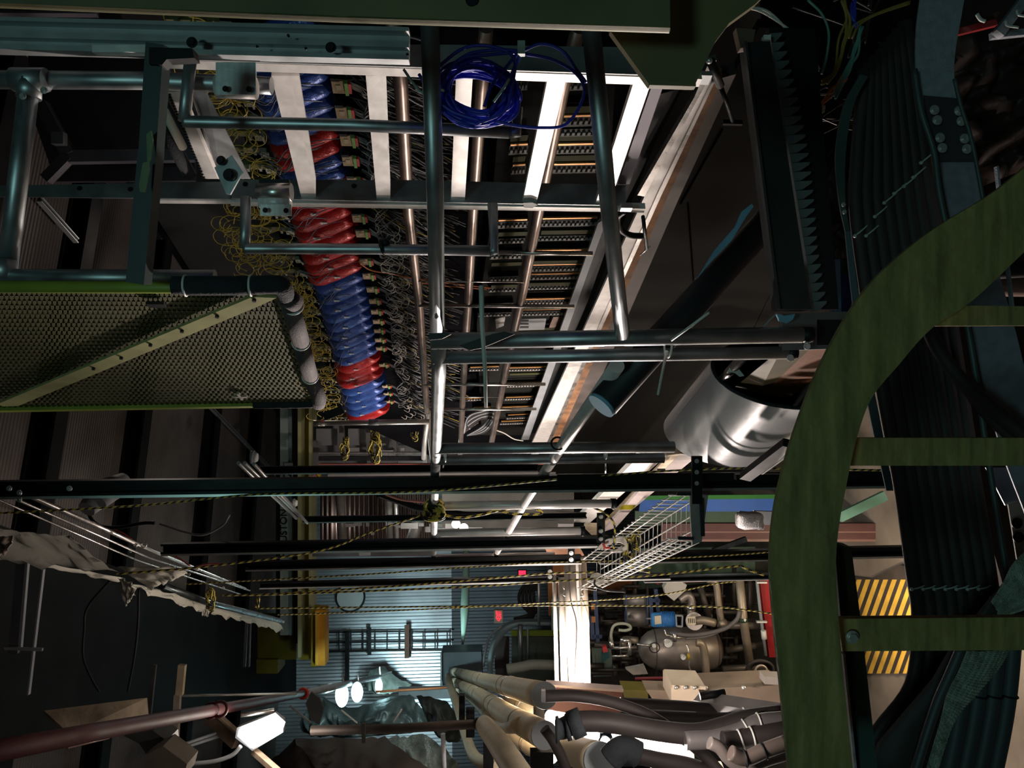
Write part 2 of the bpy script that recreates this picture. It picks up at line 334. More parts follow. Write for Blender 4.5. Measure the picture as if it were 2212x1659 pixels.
# big channel beam across the top
chb = thing('channel_beam', W(440, 85, 2.0), 'teal lit aluminium channel beam along the top of the ladder frame', 'beam')
pr = [(-.040, -.02), (.040, -.02), (.040, .02), (.030, .02), (.030, -.01), (.008, -.01), (.008, .012), (-.008, .012), (-.008, -.01), (-.030, -.01), (-.030, .02), (-.040, .02)]
MB().ext(pr, W(-60, 76, 2.0), W(884, 100, 2.03), toC).obj('channel', ALUD, chb)
MB().bar(W(-60, 104, 1.985), W(884, 129, 2.015), .012, .03, toC).obj('lip', ALUD, chb)
MB().box(W(265, 109, 1.98), up*.07, sd*.009, fw*.012).obj('splice_plate', ALU, chb)
for q in ((415, 92), (715, 103)): bolt(W(*q, 1.965), toC, .009, chb, BLACK)
for q in ((556, 101), (623, 77), (661, 105), (880, 118)): MB().disc(W(*q, 1.972), fw, .0035, .006, 8).obj('hole', BLACK, chb)
one(MB().ext([(-.02, -.02), (.02, -.02), (.02, .02), (-.02, .02)], W(-60, 22, 3.4), W(210, 24, 3.5), fw), 'ceiling_bar', PGREY, 'lilac grey square bar in the upper left corner', 'beam')
# olive beam and gusset right at the top
ob = thing('overhead_beam', W(700, 20, .95), 'olive steel beam crossing the top edge of the view', 'beam')
MB().prism([W(-80, -160, .95), W(1445, -160, .95), W(1448, 60, .95), (W(740, 38, .95)), W(-80, 3, .95)], fw*.012).obj('plate', OLIVE2, ob)
MB().prism([W(-80, 3, .95), W(740, 38, .95), W(1448, 60, .95), W(1448, 66, .96), W(740, 43, .96), W(-80, 8, .96)], fw*.008).obj('flange', mat('worn_olive_edge', (.16, .17, .07), .1, .5, .3, 12), ob)
MB().disc(W(1019, 0, .949), fw, .0075, .004, 16).obj('hole', BLACK, ob)
gs = thing('gusset_plate', W(1440, 120, 1.05), 'dark olive gusset plate hanging from the overhead beam', 'plate')
MB().prism([W(1300, -30, 1.05), W(1700, -60, 1.05), W(1630, 10, 1.05), W(1575, 50, 1.05), W(1545, 90, 1.05), W(1500, 186, 1.05), W(1403, 183, 1.05), W(1340, 96, 1.05), W(1318, 66, 1.05)], fw*.014).obj('plate', OLIVE2, gs)
MB().bar(W(1402, 184, 1.045), W(1501, 187, 1.045), .004, .012, fw).obj('edge_flange', OLIVE2, gs)
# ---------------------------------------------------------------- aluminium ladder frame (plane X ~ 1.55)
XF = 1.55
lf = thing('ladder_frame', WX(1000, 440, XF), 'bright aluminium ladder frame with five rungs in front of the cables', 'frame')
def fx(x, y, dx=0): return WX(x, y, XF+dx)
MB().ext([(-.016, -.012), (.016, -.012), (.016, .012), (-.016, .012)], fx(355, 131), fx(1512, 172), AX).obj('side_rail', ALU, lf)
Y1, Y2 = fx(930, 145).y-.014, fx(930, 436).y-.014
MB().prism([WY(x, y, Y1) for x, y in ((355, 100), (930, 96), (1500, 104), (1500, 165), (930, 146), (355, 127))], AY*.004).obj('rail_web', ALUD, lf)
MB().ext([(-.013, -.012), (.013, -.012), (.013, .012), (-.013, .012)], fx(498, 434), fx(1392, 449), AX).obj('side_rail', ALU, lf)
MB().prism([WY(x, y, Y2) for x, y in ((498, 388), (900, 389), (1352, 400), (1352, 444), (900, 436), (498, 428))], AY*.004).obj('rail_web', GALV, lf)
MB().prism([WY(x, y, Y2) for x, y in ((-60, 402), (500, 392), (500, 430), (-60, 424))], AY*.004).obj('rail_web', GALV, lf)
MB().bar(fx(320, 433), fx(500, 434), .02, .012, AX).obj('rail_lip', ALU, lf)
for q in ((172, 407), (282, 409), (530, 398), (765, 402)): bolt(WY(*q, Y2), -AY, .006, lf, BLACK)
rungs = (((586, 164), (651, 427), 42, 31), ((790, 164), (814, 433), 38, 29), ((985, 170), (974, 434), 36, 30), ((1182, 175), (1129, 437), 40, 30), ((1368, 180), (1286, 441), 38, 30))
for a, b, w0, w1 in rungs:
    P = [fx(*a), fx(a[0]+w0, a[1]), fx(b[0]+w1, b[1]), fx(*b)]
    r = MB().prism(P, AX*.022).obj('rung', ALU, lf)
    if a[0] < 900:
        k = 18 if a[0] < 700 else 6
        MB().prism([fx(a[0]+w0, a[1]), fx(a[0]+w0+k, a[1]), fx(b[0]+w1, b[1]-40), fx(b[0]+w1, b[1])], AX*.01).obj('rung_lip', ALU, r)
MB().prism([fx(x, y, -.01) for x, y in ((1130, 437), (1150, 436), (1162, 441), (1150, 448), (1132, 447))], -AX*.003).obj('torn_tape', mat('grey_tape', (.2, .21, .2), .2, .5, .2, 20), lf)
# bent u bars
for L, t, r, lab in (([(412, 128), (404, 200), (398, 262), (404, 263), (760, 270), (1100, 286), (1116, 286), (1116, 232)], 2.02, .0155, 'upper u shaped tube bar hanging on the aluminium ladder frame'), ([(531, 425), (530, 500), (528, 536), (534, 537), (800, 538), (1058, 542), (1068, 541), (1064, 440)], 2.3, .0155, 'lower u shaped tube bar hanging below the aluminium ladder frame')):
    u = thing('u_bar', W(*L[4], t), lab, 'bar'); P = [W(x, y, t) for x, y in L]
    MB().tube(P[:3], r, 14).obj('leg', GALV, u); MB().tube(P[5:], r*.98, 14).obj('leg', GALV, u)
    MB().tube(P[2:6], r, 16).obj('bar', GALV, u)
    if t > 2.1: looptie(W(826, 533, t), (W(838, 536, t)-W(818, 541, t)), r*1.1, u, W(842, 512, t-.02), BLACK, .006)
# perforated rack along the ceiling side of the frame and the mitred corner
pk = thing('cable_rack', W(400, 290, 2.6), 'narrow perforated steel rack running diagonally left of the yellow wiring', 'rack')
MB().prism([W(x, y, t) for x, y, t in ((362, 198, 2.5), (390, 198, 2.5), (470, 385, 3.0), (440, 385, 3.0))], -up*.01+fw*.01).obj('strip', ALU, pk)
for i in range(30):
    k = i/29; MB().box(W(366+74*k, 205+178*k, (2.48+.5*k)), up*.004, sd*.003, fw*.004).obj('slot', BLACK, pk)
MB().prism([W(x, y, t) for x, y, t in ((415, 195, 2.55), (445, 197, 2.55), (540, 385, 3.05), (478, 385, 3.05))], fw*.01).obj('side_channel', GALV, pk)
MB().prism([W(x, y, t) for x, y, t in ((395, 198, 2.52), (412, 198, 2.52), (474, 380, 3.0), (468, 385, 3.0))], fw*.02).obj('shadow_gap_bar', BLACK, pk)
gx = thing('gusset_plate', W(490, 380, 2.28), 'dark gusset plate with bolts at the mitred corner of the ladder frame', 'plate')
MB().prism([W(x, y, 2.28) for x, y in ((463, 362), (500, 335), (524, 372), (497, 420), (488, 418))], fw*.008).obj('plate', GALV, gx)
for q, r in (((478, 347), .009), ((496, 378), .012)): bolt(W(*q, 2.27), toC, r, gx, BLACK)
# bar with taped end behind the post
tb = thing('padded_bar', W(390, 330, 2.5), 'dark padded bar with a taped end, right of the flaked post', 'bar')
MB().tube([W(330, 235, 2.45), W(410, 378, 2.7)], .022, 12).obj('padding', RUBBER, tb); MB().tube([W(355, 240, 2.42), W(395, 318, 2.58)], .014, 10).obj('tube', PAPER, tb)
# lilac bent ceiling frame
bf = thing('ceiling_bracket', W(150, 335, 4), 'lilac grey bent frame fixed under the ceiling left of the flaked post', 'frame')
MB().bar(W(90, 225, 4), W(150, 335, 4), .06, .05, fw).obj('arm', PGREY, bf); MB().bar(W(150, 337, 4), W(100, 388, 4), .05, .05, fw).obj('arm', PGREY, bf); MB().bar(W(148, 340, 4), W(420, 336, 4.2), .06, .05, fw).obj('crossbar', PGREY, bf)
MB().box(W(128, 300, 3.95), up*.03, sd*.03, fw*.02).obj('bracket', GREYPL, bf)
one(MB().prism([W(x, y, 4.4) for x, y in ((60, 120), (350, 110), (345, 190), (420, 330), (420, 390), (120, 392), (70, 250))], fw*.03), 'ceiling_panel', mat('lilac_deck', (.105, .092, .115), 0, .6, .15, 2), 'flat lilac grey panel behind the left handrail', 'panel')
one(MB().prism([W(x, y, 4.6) for x, y in ((-60, 15), (250, 10), (270, 60), (-60, 62))], fw*.03), 'ceiling_panel', PGREY, 'flat grey violet panel in the very top left corner', 'panel')
# ---------------------------------------------------------------- yellow mesh gate (plane X = .84)
XG = .84
gt = thing('mesh_gate', WX(350, 870, XG), 'yellow expanded metal gate with a diagonal lath and foam padded edge', 'gate')
def gx_(x, y, d=0): return WX(x, y, XG+d)
MB().tube([gx_(-60, 619), gx_(400, 621), gx_(600, 628)], .014, 14).obj('top_tube', YGREEN, gt)
MB().bar(gx_(-60, 884), gx_(560, 873), .02, .02, AX).obj('bottom_angle', YGREEN, gt)
mb = MB(); nr, ncell = 34, 64; th = V((0.003, 0, 0))
qa, qb, qc, qd = gx_(-60, 625), gx_(612, 632), gx_(688, 872), gx_(-60, 882)
def gp_(u, v): return (qa*(1-u)+qb*u)*(1-v)+(qd*(1-u)+qc*u)*v      # u along the gate's length, v away from the viewer
for i in range(nr+1):
    v = i/nr; a, b = gp_(0, v), gp_(1, v); mb.prism([a, b, b+AY*.0065, a+AY*.0065], th)
for i in range(nr):
    for j in range(ncell):
        u = (j+(.5 if i % 2 else 0))/ncell; a, b = gp_(u, i/nr), gp_(u, (i+1)/nr); mb.prism([a, b, b-AZ*.0075, a-AZ*.0075], th)
mb.obj('mesh_panel', mat('dull_olive_yellow_mesh', (.075, .072, .018), 0, .7, .25, 4), gt)
br = MB().prism([gx_(x, y, -.012) for x, y in ((-5, 868), (545, 635), (598, 637), (560, 655), (40, 872), (8, 873))], -AX*.008).obj('diagonal_lath', SAND, gt)
for q in ((549, 649), (469, 684), (393, 716), (325, 746), (262, 774), (202, 797)): MB().disc(gx_(*q, -.024), AX, .005, .006, 10).obj('screw', BLACK, br)
for L, r, m in (([(372, 616), (400, 617)], .021, RUBBER), ([(402, 617), (540, 617)], .0225, RUBBER), ([(543, 616), (590, 615), (606, 617), (614, 628), (616, 642)], .022, RUBBER)):
    MB().tube(spl([gx_(x, y) for x, y in L], 4), r, 16).obj('foam_padding', m, gt)
for L in ([(615, 640), (638, 655)], [(626, 656), (650, 738)], [(650, 740), (670, 812)], [(670, 814), (690, 862), (688, 872)]):
    MB().tube([gx_(x, y) for x, y in L], .0235, 16).obj('foam_padding', GFOAM, gt)
MB().tube([gx_(548, 873), gx_(670, 872), gx_(690, 868)], .016, 12).obj('foam_padding', RUBBER, gt)
for q, d in (((401, 617), 0), ((542, 617), 0)): looptie(gx_(*q), AZ, .0225, gt)
for q in ((633, 660), (650, 739), (670, 813)): looptie(gx_(*q), gx_(650, 738)-gx_(626, 656), .0225, gt)
ltch = MB().box(gx_(520, 856, -.01), AZ*.02, AY*.004, AX*.004).box(gx_(519, 856, -.01), AZ*.004, AY*.03, AX*.004).obj('latch', STEEL, gt)
MB().box(gx_(338, 658, -.01), AZ*.02, AY*.01, AX*.004).obj('latch', BLACK, gt)
# ---------------------------------------------------------------- detector wall: foil tubes, connector cards and wiring (plane X ~ 2.23)
XP = 2.23
def P_(x, y, d=0): return WX(x, y, XP+d)
one(MB().prism([P_(x, y, .25) for x, y in ((400, -60), (1560, -60), (1150, 980), (930, 985), (745, 905))], AX*.05), 'detector_backing', mat('black_backing', (.004, .004, .005), 0, .9, .3, 2, spec=.03), 'black backing wall behind the cable looms and tubes', 'wall panel')
def le(y): return 560+(y-190)*.293 + (8 if 600 < y < 800 else 0)     # left edge of the tube row in the picture
def re(y): return 708+(y-190)*.172
# tube list: far end first; y of the left end, colour
tubes = []
y = 892
spec = ['r']+['b']*4+['r']*3+['b']*9+['r']*8+['b']*1+['b']*1+['r']*2+['b']*7
for c in spec:
    st = 14*(1434-y)/(1434-880)*1.03
    tubes.append((y, st, c)); y -= st
nb = {'r': 0, 'b': 0}; ORD = ['first', 'second', 'third', 'fourth', 'fifth', 'sixth', 'seventh', 'eighth', 'ninth', 'tenth']
blocks = []
for i, (y, st, c) in enumerate(tubes):
    if i == 0 or tubes[i-1][2] != c: blocks.append([c, 0])
    blocks[-1][1] += 1
bn = {0: 'at the far end of the row', 1: 'next to the far end tube', 2: 'of the far red block', 3: 'of the long blue block', 4: 'of the long red block', 5: 'of the blue pair behind the frame', 6: 'of the red pair behind the frame', 7: 'of the near blue block'}
i = 0
whitewire = []
for bi, (c, n) in enumerate(blocks):
    for k in range(n):
        y, st, _ = tubes[i]; i += 1
        yl, yr = y, y-44*(1434-y)/(1434-500)*1.0-2
        a, b = P_(le(yl), yl), P_(re(yr), yr, .02)
        R = (P_(600, yl)-P_(600, yl-st)).length*.62
        word = 'red' if c == 'r' else 'blue'
        t = thing('foil_tube', (a+b)/2, f'{word} foil wrapped tube, {ORD[k]} from the far end {bn.get(bi, "of the row")}' if n > 1 else f'{word} foil wrapped light tube {bn.get(bi, "of the row")}', 'tube', 'foil wrapped light tubes of the detector row')
        d = (b-a).normalized(); L = (b-a).length
        MB().tube([a, a+d*L*.12, a+d*L*.5, b-d*L*.1, b], [R*.8, R*.95, R*1.02, R, R*.82], 14).obj('wrapped_body', RED if c == 'r' else BLUE, t)
        MB().tube([a-d*.035, a], R*.55, 10).obj('base_socket', BLACK, t)
        m = a+d*L*RND.uniform(.35, .6)-AX*R
        MB().box(m-AX*.004, AZ*.012, AY*.006, AX*.003).box(m+AZ*.016-AX*.005, AZ*.005, AY*.01, AX*.003).obj('label_flag', WHITEPL, t)
        whitewire.append((a, b, R))
# cards with green connectors
cards = [(826, 867+26, 1), (838, 867), (835, 850), (832, 834), (826, 788), (820, 752), (818, 734), (816, 714), (814, 694), (810, 673), (806, 650), (801, 625), (793, 596), (787, 565), (783, 535), (779, 504), (772, 471), (762, 392), (752, 347), (748, 303), (739, 243), (731, 187), (722, 110)][1:]
for k, (x, y) in enumerate(cards):
    s = (1434-y)/(1434-187); c = P_(x, y, -.04)
    sc = .048
    t = thing('connector_card', c, f'tan connector card with green plug, {["far end card","second card","third card","fourth card, below a gap","fifth card","sixth card","seventh card","eighth card","ninth card","tenth card","eleventh card","twelfth card","thirteenth card","fourteenth card","fifteenth card","sixteenth card","seventeenth card","eighteenth card","nineteenth card","twentieth card","twenty first card","near end card","card half hidden by the channel beam"][k]} counted from the far end', 'connector card', 'tan connector cards beside the foil tubes')
    ca, cb = AZ*-sc*.55, (AY*.85)*sc*.62
    MB().box(c, AZ*sc*.52, AY*sc*.85*.9, AX*.004).obj('card', TAN, t)
    MB().box(c-AX*.005, AZ*sc*.2, AY*sc*.3, AX*.002).obj('printed_square', mat('pale_print', (.52, .42, .28), 0, .7, .1, 9), t)
    MB().box(c-AZ*sc*.68-AX*.006, AZ*sc*.14, AY*sc*.75, AX*.009).obj('green_plug', GREENPCB, t)
    MB().box(c-AZ*sc*.95-AX*.003, AZ*sc*.12, AY*sc*.6, AX*.008).obj('red_plug', REDPL, t)
    MB().box(c+AZ*sc*.15+AY*-sc*1.1-AX*.002, AZ*sc*.35, AY*sc*.18, AX*.012).obj('clip', BLACK, t)
    mb = MB()
    for j in range(6):
        q = c-AZ*sc*1.05+AY*sc*.6*(j/4-1)
        e = q-AZ*RND.uniform(.09, .16)+AY*RND.uniform(-.12, .10)-AX*RND.uniform(-.04, .06)
        mb.tube(spl([q, q-AZ*.04-AX*.02, (q+e)/2-AX*.03+AY*RND.uniform(-.03, .03), e], 4), .0024, 4)
    mb.obj('lead', GWIRE if k % 4 else LWIRE, t)
# holder strip between wires and tubes, with sockets
for k in range(34):
    y0 = 905-k*19*(1.0+k*.021)
    if y0 < 60: break
    s = (P_(700, y0)-P_(700, y0-14)).length
    x = le(y0)-22*(1434-y0)/900; c = P_(x, y0, -.01)
    t = thing('socket_block', c, f'clear socket block with olive board, {ordw(k)} from the far end of the tube row', 'socket block', 'clear socket blocks beside the foil tubes')
    hs = .018*1.0
    MB().box(c, AZ*.022, AY*hs*1.1, AX*.012).box(c-AZ*.016-AX*.01, AZ*.004, AY*hs*1.3, AX*.012).obj('clip_strip', CLEAR, t)
    w0 = .15 if y0 > 620 else .19
    MB().box(c+AZ*(w0*.5+.02)+AX*.02, AZ*w0*.5, AY*hs*1.1, AX*.01).obj('board', mat('olive_board', (.13, .115, .045), 0, .5, .5, 30), t)
    for j in range(3):
        q = c+AZ*(.045+j*w0*.30)+AY*RND.uniform(-.01, .01)
        MB().box(q, AZ*.006, AY*.012, AX*.012).obj('plug', CLEAR, t)
    MB().ball(c+AZ*.01-AX*.014, .0035).obj('screw', CHROME, t)
# yellow wire loops: uncountable tangle
def tangle(name, m, label, n, gen, r, cat='wiring', seg=5):
    mb = MB()
    for _ in range(n): mb.tube(spl(gen(), seg), r, 4)
    return one(mb, name, m, label, cat, None, 'stuff')
def yl():
    y = RND.uniform(20, 900) if RND.random() < .35 else RND.uniform(430, 905)
    w = 105 if y < 600 else 62
    if 470 < y < 620: w = 135
    x = le(y)-30-RND.uniform(0, w); a = P_(x, y, -.03)
    s = RND.uniform(.03, .075)
    q = RND.uniform(0, 6.28); n = RND.randint(4, 8); e = RND.uniform(.5, 1)
    return [a+AZ*(s*math.cos(q+j*.95))+AY*(s*e*math.sin(q+j*.95))-AX*(.03+.02*math.sin(j+q)) for j in range(n)]
tangle('yellow_wiring', YWIRE, 'looped thin yellow wires left of the foil tubes', 300, yl, .0024)
def bl():
    y = RND.uniform(180, 880); x = le(y)
    a, b = P_(x-RND.uniform(10, 50), y, -.05), P_(re(y)-RND.uniform(-4, 60), y-RND.uniform(-10, 50), -.06)
    return [a, a*.7+b*.3-AX*.03+AY*.05, a*.4+b*.6-AX*.035-AY*.05, b]
tangle('loose_leads', mat('slate_wire', (.13, .15, .19), 0, .4, .2, 9), 'thin slate grey leads looping over the red and blue foil tubes', 60, bl, .0024)
# cable looms right of the cards
def loom(c0):
    def g():
        y = RND.uniform(60, 880); k = (1434-y)/1000
        x0 = re(y)+40+RND.uniform(0, 30); x1 = x0+RND.uniform(60, 150)*(.4+k*.9); a = P_(x0, y, RND.uniform(0, .12)); b = P_(min(x1, 1120-(y-300)*.12), y+RND.uniform(25, 110)*k, RND.uniform(-.02, .14))
        return [a, a*.65+b*.35+AY*RND.uniform(-.09, .0)-AX*.04, a*.35+b*.65+AY*RND.uniform(-.07, .0)-AX*.02, b]
    return g
tangle('cable_loom', BWIRE, 'mass of black signal cables between the connector cards and the electronics', 300, loom(0), .0065)
tangle('cable_loom', mat('dim_grey_wire', (.16, .165, .17), 0, .5, .4, 5), 'grey signal wires mixed through the black cable mass', 150, loom(0), .0028)
tangle('cable_loom', LWIRE, 'white signal wires mixed through the black cable mass', 34, loom(0), .0026)
tangle('cable_loom', YWIRE, 'yellow signal wires mixed through the black cable mass', 46, loom(0), .0032)
def wt():
    y = RND.uniform(480, 905); x = re(y)+36+RND.uniform(0, 40); a = P_(x, y, -.05); s = RND.uniform(.03, .09)
    return [a, a-AZ*s+AY*s*.3-AX*.02, a-AZ*s*1.3-AY*s*.3, a-AZ*s*.9-AY*s]
tangle('white_leads', LWIRE, 'white curled leads fanning out of the tan connector cards', 80, wt, .0028)
for L, l in (([(775, 565), (800, 583), (850, 592), (905, 603), (1060, 622)], 'orange signal cable crossing the black looms behind the guard rail'), ([(905, 610), (960, 617), (1052, 625)], 'short orange cable under the long orange one')):
    one(MB().tube(spl([P_(x, y, -.06) for x, y in L]), .0045, 6), 'orange_cable', OWIRE, l, 'cable')
# ---------------------------------------------------------------- electronics crates behind the pipe rack (plane X ~ 2.2)
XE = 2.30
def E_(x, y, d=0): return WX(x, y, XE+d)
one(MB().prism([E_(x, y, .05) for x, y in ((1085, 150), (1330, 150), (1320, 330), (1300, 470), (1215, 720), (1130, 940), (1040, 940), (1030, 700), (1060, 480))], AX*.10), 'crate_rack', mat('black_rack', (.010, .010, .009), 0, .8, .4, 3, spec=.1), 'black electronics rack holding the rows of crates', 'rack')
rows = [  # x0, x1, y of the white comb, (orange strip dy or None), olive panel dy
 (1212, 1262, 192, None, None), (1112, 1140, 192, None, None), (1212, 1285, 268, -16, -30), (1100, 1140, 330, -16, -30), (1198, 1286, 329, -16, -30),
 (1105, 1135, 373, -15, -28), (1192, 1288, 371, -15, -28), (1210, 1290, 292, None, None), (1290, 1345, 455, None, None),
 (1074, 1139, 491, -14, 16), (1166, 1291, 487, -14, 16), (1078, 1133, 525, None, None), (1158, 1281, 519, None, None),
 (1059, 1127, 558, None, 14), (1150, 1270, 550, -8, 18), (1146, 1259, 585, -12, 0), (1058, 1118, 607, None, 13), (1140, 1252, 603, -10, 12),
 (1056, 1115, 630, None, None), (1138, 1244, 625, None, None), (1042, 1107, 663, None, None), (1130, 1233, 657, -10, 10), (1033, 1104, 683, None, None), (1124, 1225, 681, -11, None),
 (1110, 1225, 726, -6, -14), (1013, 1078, 801, -7, None), (1098, 1181, 801, -6, 8), (1094, 1168, 836, -7, None), (1004, 1040, 866, -4, None), (1090, 1152, 864, -5, None),
 (1020, 1060, 886, -4, None), (1082, 1150, 886, -6, None), (1094, 1142, 905, -8, None), (1080, 1136, 917, -6, None)]
orng = mat('orange_card_edge', (.85, .42, .14), .3, .35, .1, 9); ol2 = mat('olive_card_face', (.045, .048, .008), 0, .6, .2, 9, spec=.2)
CN = {}
for k, (x0, x1, y, od, pd) in enumerate(rows):
    a, b = E_(x0, y, .0), E_(x1, y-2, .0); L = (b-a).length; sc = (1434-y)/940
    h = .030*(.8 if od is None and pd is None else 1)
    col = 'left' if x1 < 1145 and y < 700 or x1 < 1080 else 'right'
    CN[col] = CN.get(col, -1)+1
    where = 'behind the blue cable coil' if y < 300 else 'between the frame rails' if y < 460 else 'just below the lower frame rail' if y < 535 else 'beside the second u bar leg' if y < 590 else 'midway down the rack' if y < 640 else 'just above the double rail post' if y < 740 else 'near the far end of the rack' if y < 850 else 'at the far end of the rack'
    t = thing('electronics_crate', a, f'electronics crate with white levers{" and orange strip" if od else ""}, {col} column, {ordw(CN[col])} from the near end', 'crate', 'electronics crates in the rack')
    d = (b-a).normalized(); s = AY
    MB().box((a+b)/2+AX*.04, (b-a)/2*1.02, s*h*1.2, AX*.03).obj('chassis', BLACK, t)
    mb = MB(); n = max(4, int(L/.024))
    mb.prism([a+s*h*.5, b+s*h*.5, b+s*h*.32, a+s*h*.32], AX*.01)
    for j in range(n):
        p = a+(b-a)*((j+.2)/n); mb.prism([p-s*h*.5, p+d*L/n*.55-s*h*.5, p+d*L/n*.55+s*h*.4, p+s*h*.4], AX*.008)
    mb.obj('lever_strip', mat('lever_white', (.34, .33, .31), 0, .6, .2, 9), t)
    def strip(dy, hh, m, nm, x0=x0, x1=x1):
        p, q = E_(x0+3, y+dy, .005), E_(x1, y+dy-2, .005); MB().prism([p-AY*hh, q-AY*hh, q+AY*hh, p+AY*hh], AX*.01).obj(nm, m, t)
    if od: strip(od, .0065, orng, 'orange_strip')
    if pd: strip(pd, .022, ol2, 'card_face')
# odds and ends in the gap of the rack
ms = thing('power_supply', E_(1170, 700), 'small grey slotted power supply in the gap of the rack above the rail post', 'power supply')
MB().prism([E_(x, y) for x, y in ((1122, 690), (1180, 688), (1176, 712), (1118, 714))], AX*.05).obj('case', GREYPL, ms)
for j in range(3): MB().prism([E_(x, y+j*7, -.004) for x, y in ((1124, 692), (1142, 692), (1142, 695), (1123, 695))], AX*.003).obj('vent_slot', BLACK, ms)
MB().prism([E_(x, y, -.01) for x, y in ((1070, 690), (1092, 684), (1088, 704), (1072, 710))], AX*.02).obj('striped_grille', STEEL, ms)
MB().prism([E_(x, y) for x, y in ((1195, 685), (1230, 683), (1222, 706), (1186, 708))], AX*.04).obj('copper_block', BROWNP, ms)
# hanging coil of dark hoses at the far end
hc = thing('hose_coil', E_(1040, 890), 'coil of dark grey hoses tied at the far end of the rack', 'coil')
for j in range(9):
    r = RND.uniform(.8, 1.15); MB().tube(spl([P_(1002+j*4, 935-j*3, -.12), P_(1012, 900+j*3, -.14), P_(1040, 888+j*2, -.15), P_(1066, 884+j*3, -.14), P_(1046, 918+j*2, -.12), P_(1010, 940, -.1)]), .011, 6).obj('hose', CABLE if j % 3 else GREYPL, hc)
one(MB().tube(spl([P_(1072, 929, -.15), P_(1090, 936, -.15), P_(1110, 948, -.15), P_(1130, 952, -.15)]), .006, 6), 'loose_wire', LWIRE, 'loose white wire end below the hose coil', 'wire')
# ---------------------------------------------------------------- tube rack in front of the looms and crates (plane X ~ 1.95)
XT = 1.95
def T_(x, y, d=0): return WX(x, y, XT+d)
tr = thing('tube_rack', T_(920, 960), 'rack of long oxidised copper tubes with thin crossbars in front of the crates', 'rack')
for L, r in (([(848, 40), (866, 180), (882, 455), (905, 650), (920, 860), (934, 990)], .026), ([(1050, 60), (1040, 190), (1022, 455), (1012, 640), (1004, 760), (994, 980)], .024), ([(1250, 60), (1218, 180), (1164, 455), (1132, 620), (1092, 800), (1062, 955)], .026)):
    MB().tube([T_(x, y) for x, y in L], r, 14).obj('long_tube', BROWNP, tr)
for (a, b, r) in (((1075, 545), (1284, 537), .012), ((902, 607), (1140, 599), .004), ((904, 659), (1248, 641), .012), ((915, 830), (1182, 820), .013), ((925, 858), (1085, 854), .004), ((928, 884), (1162, 874), .013), ((1000, 540), (1075, 545), .012)):
    p = T_(*a, -.02); q = T_(*b, -.02); MB().tube([p, V((p.x, p.y, q.z))], r, 10).obj('crossbar', STEEL, tr)
# ---------------------------------------------------------------- long steel beam beside the crates (plane X ~ 2.1)
XI = 2.1
def I_(x, y, d=0): return WX(x, y, XI+d)
ib = thing('long_beam', I_(1200, 950), 'long bright steel beam with a rusty edge running along the crates', 'beam')
def strip4(L, m, nm, off, par=None, sh=0):
    return MB().prism([I_(x, y, sh) for x, y in L], off).obj(nm, m, par or ib)
strip4([(1500, 210), (1530, 138), (1548, 130), (1520, 215), (1395, 425), (1377, 422)], STEEL, 'inner_tube', AX*.03)
strip4([(1392, 425), (1520, 190), (1538, 160), (1536, 182), (1420, 420), (1180, 960), (1148, 960)], ALU, 'top_flange', AX*.02)
strip4([(1420, 420), (1536, 182), (1545, 175), (1428, 424), (1187, 960), (1180, 960)], STEEL, 'edge_lip', AX*.05, None, -.01)
strip4([(1428, 424), (1545, 175), (1562, 168), (1440, 430), (1202, 960), (1187, 960)], RUST, 'rusty_web', AX*.05)
strip4([(1440, 430), (1562, 168), (1590, 160), (1465, 432), (1236, 960), (1202, 960)], mat('dark_lower_flange', (.07, .055, .05), .4, .5, .3, 6), 'lower_flange', AX*.06)
sb = thing('side_panel_frame', I_(1150, 940), 'black and grey angle frame along the edge of the crate rack', 'frame')
MB().prism([WX(x, y, 2.2) for x, y in ((1292, 482), (1312, 470), (1142, 950), (1126, 950))], AX*.02).obj('grey_edge', GREYPL, sb)
MB().prism([WX(x, y, 2.22) for x, y in ((1400, 210), (1475, 190), (1330, 480), (1165, 950), (1136, 950), (1300, 470))], AX*.03).obj('black_face', BLACK, sb)
MB().prism([WX(x, y, 1.62) for x, y in ((1408, 186), (1432, 188), (1360, 398), (1335, 398))], AX*.01).obj('grey_bar', PGREY, sb)
one(MB().box(WX(1512, 168, 1.6), AZ*.03, AY*.02, AX*.008), 'end_plate', ALUD, 'grey drilled plate at the end of the upper frame rail', 'plate')
# c clamp on the lower frame rail
cc = thing('c_clamp', WX(1370, 470, 1.5), 'black c clamp gripping the lower frame rail beside the steel beam', 'clamp')
MB().tube(spl([WX(x, y, 1.5) for x, y in ((1350, 455), (1334, 470), (1340, 495), (1362, 508), (1392, 510))]), [.012]*25, 10).obj('body', BLACK, cc)
MB().tube([WX(1389, 468, 1.49), WX(1397, 538, 1.49)], .007, 10).obj('screw', BLACK, cc); MB().tube([WX(1382, 552, 1.49), WX(1404, 532, 1.49)], .0025, 8).obj('handle', STEEL, cc)
MB().box(WX(1352, 448, 1.5), AZ*.02, AY*.012, AX*.01).obj('jaw', STEEL, cc)
# second bracket on the right
tb2 = thing('turnbuckle', WX(1560, 200, 2.0), 'dark turnbuckle rod hanging beside the olive gusset', 'rod')
MB().tube([WX(1535, 132, 2.0), WX(1556, 185, 2.0)], .016, 8).obj('barrel', BLACK, tb2); MB().tube([WX(1556, 185, 2.0), WX(1570, 222, 2.0), WX(1582, 262, 2.0)], .009, 8).obj('rod', BLACKM, tb2); MB().box(WX(1582, 265, 2.0), AZ*.04, AY*.006, AX*.01).obj('foot', BLACKM, tb2); MB().ball(WX(1532, 131, 1.98), .012).obj('tip', CHROME, tb2)
